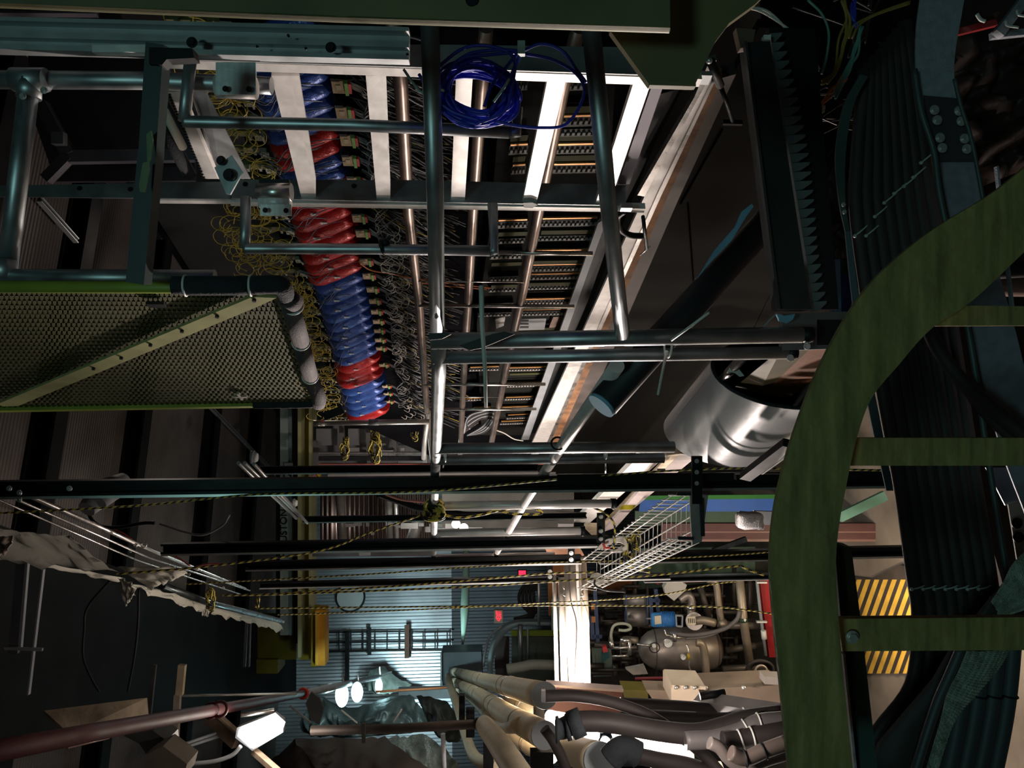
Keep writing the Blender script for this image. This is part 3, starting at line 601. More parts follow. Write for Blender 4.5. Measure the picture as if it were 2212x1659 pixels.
# dark wall panels below the beam
for k, L in enumerate(([(1160, 960), (1590, 150), (1640, 60), (1700, 60), (1700, 560), (1480, 1010), (1190, 1120)], [(1482, 1012), (1701, 560), (1790, 560), (1800, 900), (1560, 1060)])):
    struct(MB().prism([WX(x, y, 2.6) for x, y in L], AX*.05).obj('wall_panel', mat('umber_sheet_wall', (.0065, .0055, .0045), 0, .9, .25, .9, spec=.12))).name = f'wall_side.{k:03d}' if k else 'wall_side'
for k, L in enumerate((((1486, 440), (1500, 640)), ((1310, 960), (1316, 1050)), ((1250, 1030), (1262, 1120)), ((1560, 280), (1470, 440)))):
    p, q = [WX(x, y, 2.595) for x, y in L]; one(MB().bar(p, q, .010, .006, AX), 'panel_seam', mat('seam_black', (.002, .002, .002), 0, 1, 0, 2, spec=0), ['dark vertical seam on the umber wall beside the slanted black tube', 'seam on the umber wall right of the middle rail', 'seam on the umber wall close to the far rail posts', 'upper slanted seam of the umber wall'][k], 'seam', 'seams of the umber wall')
# ---------------------------------------------------------------- blue cable coil hung on the frame
bc = thing('cable_coil', W(1030, 180, 1.85), 'coil of blue cable tied to the teal rail in front of the frame', 'coil')
def ell(cx, cy, rx, ry, t, ph=0, rot=0, n=30, ex=0):
    P = []
    for i in range(n+1):
        a = 2*math.pi*i/n+ph; x, y = rx*math.cos(a), ry*math.sin(a)
        P.append(W(cx+x*math.cos(rot)-y*math.sin(rot), cy+x*math.sin(rot)+y*math.cos(rot), t+.02*math.sin(a*2+ph)))
    return P
for k in range(24):
    MB().tube(ell(1030+RND.uniform(-8, 8), 202+RND.uniform(-9, 9), 76+RND.uniform(-17, 17), 58+RND.uniform(-17, 14), 1.72+RND.uniform(0, .07), RND.uniform(0, 6), RND.uniform(.0, .45)), .0036, 6).obj('cable_turn', DBLUE, bc)
for L in ([(905, 160), (930, 200), (975, 240), (1040, 262)], [(940, 150), (1000, 105), (1060, 100), (1110, 125), (1105, 190), (1090, 240), (1030, 268)], [(948, 190), (990, 130), (1060, 118), (1120, 112), (1170, 95), (1215, 110), (1245, 150), (1266, 178)], [(1070, 262), (1120, 272), (1170, 276), (1220, 270), (1252, 230), (1262, 190), (1240, 155), (1190, 128), (1130, 116)], [(1120, 112), (1090, 150), (1062, 185), (1046, 230)], [(1126, 114), (1105, 160), (1082, 205), (1050, 250)], [(955, 160), (1010, 118), (1075, 108), (1122, 110)]):
    MB().tube(spl([W(x, y, 1.70) for x, y in L]), .0036, 6).obj('cable_end', DBLUE, bc)
MB().box(W(1126, 105, 1.69), up*.008, sd*.014, fw*.008).obj('tie_block', mat('pale_cyan_plastic', (.45, .6, .58), 0, .5, .05, 9), bc)
MB().tube(spl([W(x, y, 1.68) for x, y in ((872, 150), (893, 180), (912, 200), (935, 190), (960, 196))]), .003, 6).obj('zip_tie', mat('pale_cyan_plastic', (1, 1, 1)), bc)
MB().tube(spl([W(x, y, 1.68) for x, y in ((1100, 170), (1088, 190), (1066, 220))]), .003, 6).obj('zip_tie', MT['pale_cyan_plastic'], bc)
# ---------------------------------------------------------------- slanted black padded tube with pale blue ends
st = thing('slanted_tube', W(1303, 872, 2.5), 'thick black slanted tube with a pale blue cut end, in front of the umber wall', 'tube')
a, b = W(1303, 872, 2.35), W(1678, 456, 2.6)
MB().tube([a, b], .047, 28).obj('black_sleeve', mat('black_sleeve_vinyl', (.010, .014, .018), 0, .5, .3, 4), st)
nn = (a-b).normalized(); c1, c2 = perp(nn)
MB().tube([a-nn*.001, a+nn*.012], .0445, 24).obj('blue_core_end', LBLUE, st)
MB().prism([W(x, y, 2.36) for x, y in ((1590, 488), (1605, 455), (1624, 440), (1628, 446), (1612, 468), (1580, 520), (1530, 572), (1508, 600), (1545, 540))], fw*.02).obj('blue_core_edge', LBLUE, st)
bw2 = thing('insulation_cup', W(1696, 688, 2.1), 'small pale blue insulation cup at the end of the black rail post', 'insulation')
MB().prism([W(x, y, 2.12) for x, y in ((1677, 677), (1684, 693), (1700, 698), (1713, 690), (1718, 678), (1708, 680), (1695, 682))], fw*.01).obj('foam', LBLUE, bw2)
MB().bar(W(1677, 677, 2.11), W(1645, 708, 2.11), .003, .01, fw).obj('rim', GREYPL, bw2)
# ---------------------------------------------------------------- silver wrapped duct and the square tube leaving it
sv = thing('silver_duct', W(1620, 900, 3.6), 'silver foil wrapped round duct with the square tube inside, right of the rail posts', 'duct')
A, B = W(1690, 804, 3.2), W(1563, 934, 3.75); e1, e2 = up, (fw*.866+sd*.5).normalized(); d = e1.cross(e2); d = d if d.dot(B-A) > 0 else -d; R = .279
G = []
for i in range(13):
    k = i/12; c = A+(B-A)*k; G.append([c+(e1*math.cos(2*math.pi*j/48)+e2*math.sin(2*math.pi*j/48))*(R*(1+.002*math.sin(j*1.1+i*.4)+.001*math.sin(j*.5+i))) for j in range(49)])
MB().grid(G).obj('foil_wrap', SILVER, sv)
G = [[c+(e1*math.cos(2*math.pi*j/32)+e2*math.sin(2*math.pi*j/32))*R*.95 for j in range(33)] for c in (A, B)]
MB().grid(G).obj('black_lining', BLACK, sv)
MB().tube([A+(e1*math.cos(2*math.pi*j/48)+e2*math.sin(2*math.pi*j/48))*R*.985 for j in range(49)], .0075, 8, 0, False).obj('black_rim', RUBBER, sv)
MB().disc(B-d*.02, d, R*.94, .01, 32).obj('end_plate', BLACK, sv)
p, q = W(1592, 790, 2.95), W(1533, 850, 3.5)
MB().tube([W(1608, 768, 2.9), q], .019, 12).obj('inner_pipe', STEEL, sv)
MB().prism([W(x, y, 3.05) for x, y in ((1577, 792), (1597, 798), (1608, 812), (1598, 814), (1588, 806), (1572, 802))], fw*.004).obj('white_tape', WHITEPL, sv)
sq = thing('square_beam', W(1700, 760, 2.6), 'rusty orange square steel tube running into the silver duct', 'beam')
def qf(L, m, nm): return MB().add([W(*p) for p in L], [[0, 1, 2, 3]]).obj(nm, m, sq)
N0 = [(1735, 742), (1716, 690+20)]
fr = [W(1700, 745, 2.35), W(1760, 690, 2.2)]
a0, a1, a2, a3 = W(1765, 675, 2.2), W(1850, 672, 2.2), W(1850, 742, 2.25), W(1765, 745, 2.25)
far = W(1600, 868, 3.5)-W(1775, 745, 2.25)
def off(x, y): return W(x, y, 3.5)
mb = MB().add([W(1690, 752, 2.25), W(1765, 740, 2.25), W(1630, 866, 3.4), W(1570, 850, 3.4)], [[0, 1, 2, 3]]).obj('olive_face', mat('olive_ochre_paint', (.05, .038, .006), 0, .7, .3, 6, spec=.1), sq)
mb = MB().add([W(1765, 740, 2.25), W(1858, 742, 2.25), W(1690, 870, 3.4), W(1630, 866, 3.4)], [[0, 1, 2, 3]]).obj('rusty_face', mat('orange_rust', (.12, .042, .013), 0, .8, .35, 9, .2, spec=.1), sq)
mb = MB()
for L in ([(1690, 678), (1858, 672), (1858, 690), (1765, 690), (1765, 745), (1858, 745), (1858, 752), (1690, 757)],): mb.prism([W(x, y, 2.2) for x, y in L], fw*.03)
mb.obj('end_flange', mat('grey_primer', (.12, .115, .11), .2, .6, .2, 8), sq)
MB().prism([W(x, y, 2.24) for x, y in ((1763, 688), (1862, 688), (1862, 747), (1763, 747))], fw*.01).obj('hollow', BLACK, sq)
for Q in ((1743, 748), (1707, 773)): bolt(W(*Q, 2.1), toC, .006, sq)
one(MB().bar(W(1610, 1030, 3.2), W(1705, 958, 2.8), .045, .03, fw).bar(W(1645, 1016, 3.15), W(1710, 968, 2.8), .008, .034, fw, 1), 'support_strut', [BLACKM, CHROME], 'short black strut with a chrome edge below the silver duct', 'strut')
# ---------------------------------------------------------------- toothed wiring duct and black rail, right of the wall
td = thing('wiring_duct', W(1700, 400, 2.0), 'black upright rail with a toothed wiring duct beside the umber wall', 'duct')
MB().prism([W(x, y, 2.0) for x, y in ((1612, 92), (1663, 86), (1752, 668), (1684, 668))], fw*.06).obj('rail', mat('black_rail_face', (.018, .024, .024), .2, .5, .4, 6), td)
MB().bar(W(1609, 92, 1.99), W(1681, 668, 1.99), .006, .02, fw).obj('rail_edge', mat('dark_grey_edge', (.05, .055, .055), .4, .5, .3, 9), td)
tm = mat('charcoal_teeth', (.10, .125, .125), .1, .55, .3, 12)
for i in range(30):
    k = i/30; x = 1664+k*96; y = 72+k*600; w = 26+14*math.sin(math.pi*min(1, k*1.3))*1+k*4; h = 19.5
    MB().prism([W(x, y, 2.02), W(x+w, y-2, 2.02), W(x+w-2, y+4, 2.02), W(x+w*.45, y+h*.9, 2.02), W(x+3, y+h, 2.02)], fw*.03).obj('tooth', tm, td)
MB().prism([W(x, y, 2.07) for x, y in ((1660, 60), (1760, 60), (1812, 668), (1745, 668))], fw*.03).obj('back_strip', BLACK, td)
MB().box(W(1655, 84, 2.0), up*.009, sd*.006, fw*.01).obj('white_end_cap', WHITEPL, td)
MB().prism([W(x, y, 2.0) for x, y in ((1590, 60), (1632, 64), (1625, 100), (1600, 104))], fw*.03).obj('brown_end_block', mat('brown_block', (.12, .08, .055), 0, .7, .2, 9), td)
for L, m, l in (([(1798, 560), (1815, 560), (1818, 680), (1806, 680)], LBLUE, 'thin pale blue strip between the toothed duct and the cable tray'),):
    one(MB().prism([W(x, y, 2.6) for x, y in L], fw*.02), 'foam_strip', m, l, 'strip')
one(MB().prism([W(x, y, 3.2) for x, y in ((1795, 590), (1850, 590), (1860, 700), (1800, 700))], fw*.03), 'blue_panel', mat('navy_panel', (.02, .035, .16), 0, .5, .1, 3), 'navy blue panel sliver behind the toothed wiring duct', 'panel')
one(MB().prism([W(x, y, 3.19) for x, y in ((1795, 560), (1850, 560), (1850, 592), (1795, 592))], fw*.03), 'green_panel', mat('dark_green_panel', (.015, .06, .012), 0, .5, .1, 3), 'dark green panel sliver above the navy one', 'panel')
# background behind the trays: brown film draped in the upper right
def drape(L, n, amp, f, seed=0):
    a, b, c, d = [W(*p) for p in L]; G = []
    for i in range(n+1):
        row = []
        for j in range(n+1):
            u, v = i/n, j/n; p = (a*(1-u)+b*u)*(1-v)+(d*(1-u)+c*u)*v
            row.append(p+fw*(amp*noise.noise(V((u*f+seed, v*f*1.7, seed)))))
        G.append(row)
    return MB().grid(G)
film = mat('brown_plastic_film', (.055, .035, .028), 0, .5, .4, 4, .1, spec=.3)
one(drape([(2050, 60, 3.4), (2300, 20, 3.4), (2300, 330, 3.4), (2080, 420, 3.6)], 24, .22, 5, 3), 'plastic_film', film, 'crumpled brown plastic film in the upper right corner', 'film')
one(drape([(1760, 400, 3.6), (1850, 200, 3.6), (1860, 560, 3.6), (1790, 560, 3.6)], 16, .2, 4, 8), 'plastic_film', film, 'brown plastic film between the toothed duct and the cable tray', 'film')
rt = thing('red_bar', W(2110, 60, 2.6), 'dark red bar with white cord hooks in the top right corner', 'bar')
MB().bar(W(2060, 72, 2.6), W(2150, 50, 2.6), .02, .02, fw).obj('bar', mat('deep_red_paint', (.25, .01, .012), 0, .4, .2, 5), rt)
MB().tube(spl([W(x, y, 2.55) for x, y in ((2110, 30), (2118, 42), (2128, 46))]), .006, 6).obj('hook', WHITEPL, rt)
lad = thing('wire_ladder', W(2170, 60, 2.5), 'grey bracket with white bent wires in the top right corner', 'bracket')
MB().bar(W(2155, 75, 2.5), W(2220, -10, 2.5), .03, .03, fw).obj('arm', PLUM, lad)
for x, y in ((2172, 45), (2196, 22)): MB().tube(spl([W(x, y, 2.46), W(x+4, y+10, 2.46), W(x+28, y+14, 2.46)]), .004, 6).obj('wire_hook', WHITEPL, lad)
MB().bar(W(2140, 78, 2.55), W(2240, 68, 2.55), .02, .02, fw).obj('crossbar', PLUM, lad)
for k in range(16):
    pass
wm = {'y': mat('ochre_wire', (.30, .22, .05), 0, .5, .2, 9), 'w': LWIRE, 'b': DBLUE, 'o': OWIRE, 'g': mat('sea_green_wire', (.12, .30, .26), 0, .5, .2, 9)}
WR = [('w', [(1600, 16), (1650, 26), (1700, 60), (1745, 105), (1770, 150)], 'pair of white wires arching above the toothed duct', 2), ('g', [(1745, 0), (1775, 30), (1790, 70), (1786, 120), (1775, 160)], 'sea green wire hanging above the cable bundle', 1),
 ('y', [(1822, 0), (1830, 40), (1818, 90), (1805, 150), (1780, 180)], 'ochre wires falling behind the cable bundle', 4), ('y', [(1960, 5), (1900, 30), (1850, 55), (1835, 80)], 'ochre wires sweeping left from the top of the cable tray', 3), ('b', [(1845, 0), (1842, 30), (1850, 60)], 'short blue wires at the top edge', 3),
 ('g', [(1860, 60), (1850, 110), (1835, 150), (1800, 210)], 'tangle of sea green wires left of the cable bundle', 5), ('o', [(1825, 165), (1800, 200), (1770, 230), (1755, 245)], 'orange wires by the left edge of the cable bundle', 3), ('w', [(1748, 204), (1790, 204), (1800, 200), (1803, 188)], 'bent white wire rung by the cable bundle', 1), ('w', [(1752, 242), (1775, 243), (1779, 236), (1780, 228)], 'second bent white wire rung by the cable bundle', 1)]
for c, L, l, n in WR:
    mb = MB()
    for k in range(n): mb.tube(spl([W(x+RND.uniform(-7, 7)*(n > 1), y+RND.uniform(-5, 5)*(n > 1), 2.6) for x, y in L]), .0042, 6)
    one(mb, 'wire_bunch' if n > 1 else 'wire', wm[c], l, 'wire')
mb = MB()
for k in range(16):
    x, y = RND.uniform(1740, 1920), RND.uniform(-10, 260); x -= max(0, y-120)*.5
    p = W(x, y, 3.0+RND.uniform(0, .4)); mb.tube(spl([p, p+up*RND.uniform(-.1, .1)+sd*RND.uniform(-.1, .1), p+up*RND.uniform(-.25, .25)+sd*RND.uniform(-.2, .2)]), .004, 4)
one(mb, 'wire_tangle', mat('dim_wire', (.05, .04, .03), 0, .5, .4, 3), 'dim tangle of thin wires above the toothed duct', 'wiring', None, 'stuff')
# ---------------------------------------------------------------- big cable tray with thick black cables
ct = thing('cable_tray', W(2050, 400, 1.6), 'grey powder coated cable tray side with bolted splice, upper right', 'cable tray')
def band(L, Rr, t, m, nm, par, th=.004, n=8):
    A_ = spl([W(x, y, t) for x, y in L], n); B_ = spl([W(x, y, t) for x, y in Rr], n)
    k = min(len(A_), len(B_)); G = [[A_[i], B_[i]] for i in range(k)]
    return MB().grid(G, sm=False, th=fw*th).obj(nm, m, par)
band([(1992, -30), (1980, 60), (1979, 150), (1992, 235), (2030, 345)], [(2088, -30), (2076, 40), (2064, 110), (2062, 170), (2076, 212)], 1.60, PLUM, 'side_wall', ct)
MB().prism([W(x, y, 1.595) for x, y in ((1996, 206), (2068, 212), (2092, 280), (2104, 347), (2030, 347), (2008, 290))], fw*.004).obj('splice_plate', mat('plum_plate', (.055, .045, .055), .2, .5, .2, 9), ct)
for i, q in enumerate(((2018, 238), (2024, 260), (2030, 298), (2035, 320), (2071, 240), (2076, 262), (2083, 300), (2088, 322))): bolt(W(*q, 1.58), toC, .0065, ct)
band([(2030, 347), (2048, 450), (2080, 600), (2110, 760), (2160, 960), (2215, 1110)], [(2104, 347), (2120, 420), (2150, 560), (2190, 700), (2230, 860), (2290, 1060)], 1.62, mat('violet_grey_coat', (.24, .235, .28), .2, .5, .15, 50), 'side_wall', ct)
MB().tube(spl([W(x, y, 1.57) for x, y in ((1975, 150), (1990, 240), (2018, 330), (2030, 420), (2068, 600), (2098, 750), (2128, 950), (2160, 1150), (2190, 1330))]), .006, 8).obj('inner_edge', mat('dark_teal_edge', (.05, .075, .075), .2, .5, .2, 9), ct)
MB().tube(spl([W(x, y, 1.57) for x, y in ((2062, 170), (2076, 230), (2098, 300), (2118, 400), (2130, 470))]), .004, 8).obj('outer_edge', MT['dark_teal_edge'], ct)
MB().bar(W(2152, 360, 1.6), W(2190, 700, 1.6), .004, .01, fw).obj('fold_line', PLUM, ct)
c9 = thing('cable_tray', W(1850, 560, 1.62), 'dark teal curved tray edge left of the thick black cables', 'cable tray')
band([(1858, 160), (1822, 230), (1805, 330), (1812, 430), (1826, 500)], [(1875, 165), (1845, 225), (1828, 320), (1826, 430), (1836, 500)], 1.63, mat('dark_teal_coat', (.035, .06, .055), .1, .55, .2, 9), 'curved_edge', c9)
band([(1826, 500), (1838, 620), (1856, 760), (1880, 900), (1915, 1060)], [(1838, 500), (1852, 620), (1872, 760), (1900, 900), (1930, 1060)], 1.63, mat('blue_grey_coat', (.07, .10, .12), .1, .55, .2, 9), 'long_edge', c9)
for q in ((1822, 442), (1824, 458)): bolt(W(*q, 1.6), toC, .003, c9)
X0 = [(1862, 160), (1842, 340), (1838, 460), (1870, 700), (1905, 900), (1935, 1060), (1960, 1240), (1972, 1340), (1955, 1480), (1880, 1580), (1830, 1680)]
X1 = [(1960, 40), (2005, 345), (2024, 460), (2066, 700), (2096, 900), (2120, 1060), (2150, 1240), (2162, 1340), (2170, 1480), (2130, 1600), (2090, 1720)]
names = ['leftmost', 'second from the left', 'third from the left', 'fourth from the left', 'fourth from the right', 'third from the right', 'second from the right', 'rightmost']
for k in range(8):
    u = (k+.5)/8; P = spl([W(a[0]*(1-u)+b[0]*u, a[1]*(1-u)+b[1]*u, 1.68) for a, b in zip(X0, X1)], 5)
    t = thing('power_cable', P[0], f'thick black power cable in the big tray, {names[k]} of the eight', 'cable', 'thick black power cables in the tray')
    MB().tube(P, .0142, 14).obj('jacket', CABLE, t)
    for (yy, dy, t0) in ((430, 0, 0), (1268, 1, 1)):
        i = min(range(len(P)), key=lambda j: abs((829.5-F*((P[j]-CAM).dot(sd))/((P[j]-CAM).dot(fw)))-(512-k*23 if not dy else 1262+k*2)))
        p = P[i]-fw*.015; a = sd*(.011 if not dy else .004)
        tie = MB().tube(spl([p+up*.013-a, p-fw*.004, p-up*.013+a]), .0018, 6).ball(p+up*.013-a, .0042).obj('zip_tie', mat('grey_zip_tie', (.36, .40, .38) if not dy else (.2, .2, .2), 0, .5, .1, 9), t)
# second layer of cables, lower right
for k in range(4):
    P = spl([W(x+k*33, y, 1.60+.01*k) for x, y in ((2090, 1360), (2080, 1480), (2065, 1580), (2040, 1700))], 5)
    t = thing('power_cable', P[0], f'thick slate black cable at the lower right corner, {["first","second","third","fourth"][k]} from the braided strap', 'cable', 'slate cables in the lower right corner')
    MB().tube(P, .0175, 14).obj('jacket', mat('slate_cable_jacket', (.045, .055, .062), 0, .55, .2, 4), t)
    looptie(P[6], P[7]-P[6], .018, t, None, BLACK, .002)
# grey tray side lower right
c2 = thing('cable_tray', W(2170, 1150, 1.75), 'light grey tray side with two bolts at the right edge of the view', 'cable tray')
MB().prism([W(x, y, 1.75) for x, y in ((2178, 1090), (2240, 1080), (2240, 1330), (2198, 1215))], fw*.004).obj('side_wall', mat('warm_grey_coat', (.26, .23, .20), .2, .5, .2, 9), c2)
MB().prism([W(x, y, 1.76) for x, y in ((2130, 1010), (2240, 1010), (2240, 1092), (2172, 1092))], fw*.004).obj('side_wall', mat('slate_coat', (.10, .12, .15), .2, .5, .2, 9), c2)
for q in ((2196, 1130), (2199, 1160)): bolt(W(*q, 1.73), toC, .008, c2, BLACKM)
# branching hose over the tray
hs = thing('black_hose', W(2080, 760, 1.5), 'black hose crossing the grey tray side below the green rung', 'hose')
MB().tube(spl([W(x, y, 1.5) for x, y in ((2002, 700), (2030, 760), (2080, 825), (2140, 880), (2240, 960))]), .0135, 14).obj('hose', CABLE, hs)
MB().tube(spl([W(x, y, 1.52) for x, y in ((2078, 822), (2110, 870), (2160, 925), (2240, 990))]), .010, 12).obj('branch', CABLE, hs)
# braided strap
bs = thing('braided_strap', W(2120, 1480, 1.35), 'grey green braided strap slanting across the cables, lower right', 'strap')
def braid(L, R_, t0):
    A_ = spl([W(x, y, t0) for x, y in L], 10); B_ = spl([W(x, y, t0) for x, y in R_], 10); G = []
    for i in range(len(A_)):
        for s in (0, .5):
            if i == len(A_)-1 and s: continue
            a = A_[i]*(1-s)+(A_[min(i+1, len(A_)-1)])*s; b = B_[i]*(1-s)+(B_[min(i+1, len(B_)-1)])*s
            n = 15; G.append([a*(1-j/n)+b*(j/n)-fw*(.012*math.sin(math.pi*j/n)+.0028*(((i*2+(s > 0))*1+j//2) % 2)*(1 if j % 2 else -.3)) for j in range(n+1)])
    return MB().grid(G, sm=False)
brm = mat('grey_green_braid', (.26, .30, .25), .1, .5, .4, 60, .5)
braid([(2088, 1406), (2070, 1450), (2045, 1500), (2030, 1560), (1995, 1680)], [(2185, 1395), (2160, 1440), (2110, 1500), (2060, 1560), (2015, 1690)], 1.42).obj('braid', brm, bs)
braid([(2240, 1170), (2190, 1215), (2165, 1262), (2140, 1300)], [(2260, 1290), (2230, 1310), (2190, 1325), (2150, 1335)], 1.42).obj('braid', brm, bs)
MB().grid([[W(x, y, 1.45) for x, y in r] for r in ([(2140, 1300), (2175, 1260), (2230, 1330)], [(2060, 1400), (2085, 1400), (2120, 1400)], [(2020, 1470), (2050, 1480), (2070, 1490)], [(1900, 1610), (1985, 1560), (2030, 1560)], [(1880, 1690), (1960, 1690), (1990, 1690)])], th=fw*.01).obj('backing_strap', mat('black_strap', (.03, .03, .028), 0, .7, .3, 9), bs)
MB().tube(spl([W(x, y, 1.38) for x, y in ((2076, 1400), (2050, 1460), (2020, 1530), (1972, 1680))]), .008, 10).obj('edge_cord', mat('slate_cable_jacket', (1, 1, 1)), bs)
# ---------------------------------------------------------------- big curved green fibreglass ladder
cl = thing('curved_ladder', W(1750, 1100, .9), 'big curved olive green fibreglass ladder tray in the right foreground', 'ladder tray')
Lf = [(2300, 285), (2160, 405), (2010, 500), (1900, 592), (1832, 680), (1770, 795), (1728, 900), (1696, 1000), (1672, 1110), (1664, 1220), (1672, 1340), (1686, 1480), (1708, 1700)]
Rt = [(2330, 430), (2212, 545), (2100, 650), (2010, 712), (1940, 790), (1882, 862), (1850, 950), (1828, 1050), (1812, 1140), (1806, 1220), (1811, 1330), (1822, 1460), (1846, 1700)]
band(Lf, Rt, .92, OLIVE, 'side_rail', cl, .008, 8)
for L, R_ in (([(1990, 716), (2300, 716)], [(2070, 640), (2300, 655)]),):
    MB().prism([W(x, y, .96) for x, y in ((1994, 704), (2078, 660), (2260, 662), (2260, 703))], fw*.01).obj('rung', OLIVE, cl)
MB().prism([W(x, y, .95) for x, y in ((1840, 946), (2260, 946), (2260, 1006), (1826, 1006))], fw*.012).obj('rung', OLIVE, cl)
r3 = MB().prism([W(x, y, .95) for x, y in ((1811, 1337), (2260, 1333), (2260, 1404), (1820, 1407))], fw*.012).obj('rung', OLIVE, cl)
bolt(W(1840, 1376, .945), toC, .0052, r3)
MB().box(W(1862, 668, .93), up*.01, sd*.007, fw*.006).obj('clip', OLIVE, cl)
looptie(W(2082, 645, .93), sd, .006, cl)
# teal slotted upright behind the ladder
ts = thing('strut_channel', W(1840, 1400, 1.1), 'dark teal strut channel upright behind the curved ladder', 'strut')
MB().prism([W(x, y, 1.1) for x, y in ((1803, 1180), (1822, 1180), (1868, 1700), (1846, 1700))], fw*.03).obj('black_side', BLACK, ts)
MB().prism([W(x, y, 1.09) for x, y in ((1822, 1180), (1839, 1182), (1862, 1360), (1900, 1700), (1862, 1700), (1845, 1420))], fw*.03).obj('face', mat('dark_teal_paint', (.03, .065, .055), .2, .45, .3, 7), ts)
MB().bar(W(1820, 1410, 1.08), W(1850, 1700, 1.08), .003, .01, fw).obj('scraped_edge', mat('scraped_edge', (.22, .21, .22), .2, .6, .5, 60), ts)
# ---------------------------------------------------------------- black struts standing across the view (world vertical), plane X ~ .72
XS = .72
def S_(x, y, d=0): return WX(x, y, XS+d)
def vstrut(x0, x1, y, h, X, label, nm='upright_strut', chrome=True, boltsx=(), edge=.3):
    p = WX((x0+x1)/2, y, X); a = WX(x0, y, X); b = WX(x1, y, X)
    a = V((p.x, p.y, a.z)); b = V((p.x, p.y, b.z)); t = thing(nm, b, label, 'strut')
    pr = [(-h/2, -h/2), (h/2, -h/2), (h/2, h/2), (h*.3, h/2), (h*.3, -h*.3), (-h*.3, -h*.3), (-h*.3, h/2), (-h/2, h/2)]
    MB().ext(pr, a, b, toC).obj('channel', BLACKM, t)
    if chrome: MB().bar(a-sd*(h*.58), b-sd*(h*.58), h*edge, h*.8, toC).obj('zinc_lip', CHROME, t)
    return t
s1 = vstrut(-60, 2000, 1044, .062, .74, 'long black strut with a bright lower lip crossing the whole view', edge=.22)
MB().bar(S_(1505, 1030)-AZ*0+AZ*.6, S_(1900, 1026), .035, .02, toC).obj('second_channel', BLACKM, s1)
for q in ((20, 1055), (150, 1055), (42, 1064), (42, 1078)): bolt(S_(*q, -.05), toC, .007, s1)
vstrut(330, 1302, 1176, .062, .74, 'black strut below the braided rope knot, third from the top', edge=.3)
vstrut(518, 1245, 1214, .058, .74, 'black strut just above the round hole in the end wall')
vstrut(540, 1420, 1254, .050, .74, 'lowest long black strut crossing the round hole level')
vstrut(552, 1160, 1012, .034, .95, 'slim black strut just below the middle rail posts', edge=.25)
vstrut(650, 1262, 1117, .036, .95, 'slim black strut level with the rope knot')
vstrut(1300, 1690, 1200, .08, .80, 'dark strut below the wire basket reaching the curved ladder', edge=.2)
vstrut(1400, 1690, 1247, .06, .80, 'dark green strut above the pump machinery', edge=.15)
vstrut(1820, 2000, 1190, .07, .70, 'dark strut above the hazard striped plate')
for (x, y0, y1, w, t, bs, l) in ((1505, 985, 1088, 22, 3.3, (996, 1020, 1044), 'black slotted bracket bolted on the longest strut'), (1298, 1108, 1172, 17, 4.8, (1116, 1147, 1164), 'black slotted bracket at the end of the third strut'), (1234, 1176, 1216, 14, 5.7, (1195, 1209), 'small black bracket left of the bright cable riser'), (1188, 1222, 1252, 12, 6.6, (1235, 1246), 'smallest black bracket with two bolts near the orange panel')):
    b = thing('slotted_bracket', W(x, y1, t), l, 'bracket'); MB().bar(W(x, y0, t), W(x, y1, t), w/F*t, .02, fw).obj('plate', BLACKM, b)
    for y in bs: bolt(W(x, y, t-.02), toC, 3.2/F*t, b)
one(MB().box(W(1640, 1030, 3.3), up*.1, sd*.012, fw*.02), 'strut_joiner', BLACKM, 'thick black joiner on the longest strut below the silver duct', 'bracket')
# trolley rails along the ceiling side
for k, (L, r, l) in enumerate((([(-30, 1050), (320, 1204), (540, 1276)], .007, 'shiny conduit running towards the yellow crane, upper of the pair'), ([(-30, 1068), (300, 1212), (520, 1284)], .006, 'shiny conduit running towards the yellow crane, lower of the pair'), ([(40, 1060), (330, 1190), (530, 1272)], .013, 'thick chromed conduit over the pair of thin ones'))):
    c = thing('conduit', WX(*L[-1], .78), l, 'conduit'); P = [WX(x, y, .78+.02*k) for x, y in L]; MB().tube(P, r, 10).obj('tube', STEEL, c)
    for q in (.35, .62, .85): p = P[0]*(1-q)+P[-1]*q; MB().ring(p, P[-1]-P[0], r*1.35, .004, 12, 5).obj('saddle', CHROME, c)
for k, (a, b) in enumerate((((515, 1000), (640, 1120)), ((528, 1000), (650, 1118)), ((548, 1002), (664, 1130)))):
    one(MB().tube([WX(*a, .9), WX(*b, .9)], .009, 8), 'conduit', CHROME, f'thin bright rod beside the smoke detector, {["left","middle","right"][k]} of three', 'conduit')
for q, r, l in (((542, 988), .035, 'round white smoke detector under the ceiling above the struts'), ((632, 1087), .06, 'round pale smoke detector beside the yellow girder')):
    p = W(*q, 4.2 if q[0] < 600 else 10.5); dt = thing('smoke_detector', p, l, 'detector'); MB().tube([p-AZ*r*.5, p], [r, r], 20).obj('base', GREYPL, dt); MB().tube([p-AZ*r, p-AZ*r*.5], [r*.6, r*.85], 20).obj('head', WHITEPL, dt)
for x, y, l in ((240, 1060, 'grey cone shaped lamp shade behind the longest strut, upper left'), (215, 1075, 'small grey lamp canister behind the longest strut')):
    lp = thing('spot_canister', W(x, y, 4.6), l, 'lamp'); MB().tube([W(x-28, y+25, 4.6), W(x, y-5, 4.7), W(x+28, y-22, 4.8)], [.05, .075, .05], 16).obj('shade', GREYPL, lp)
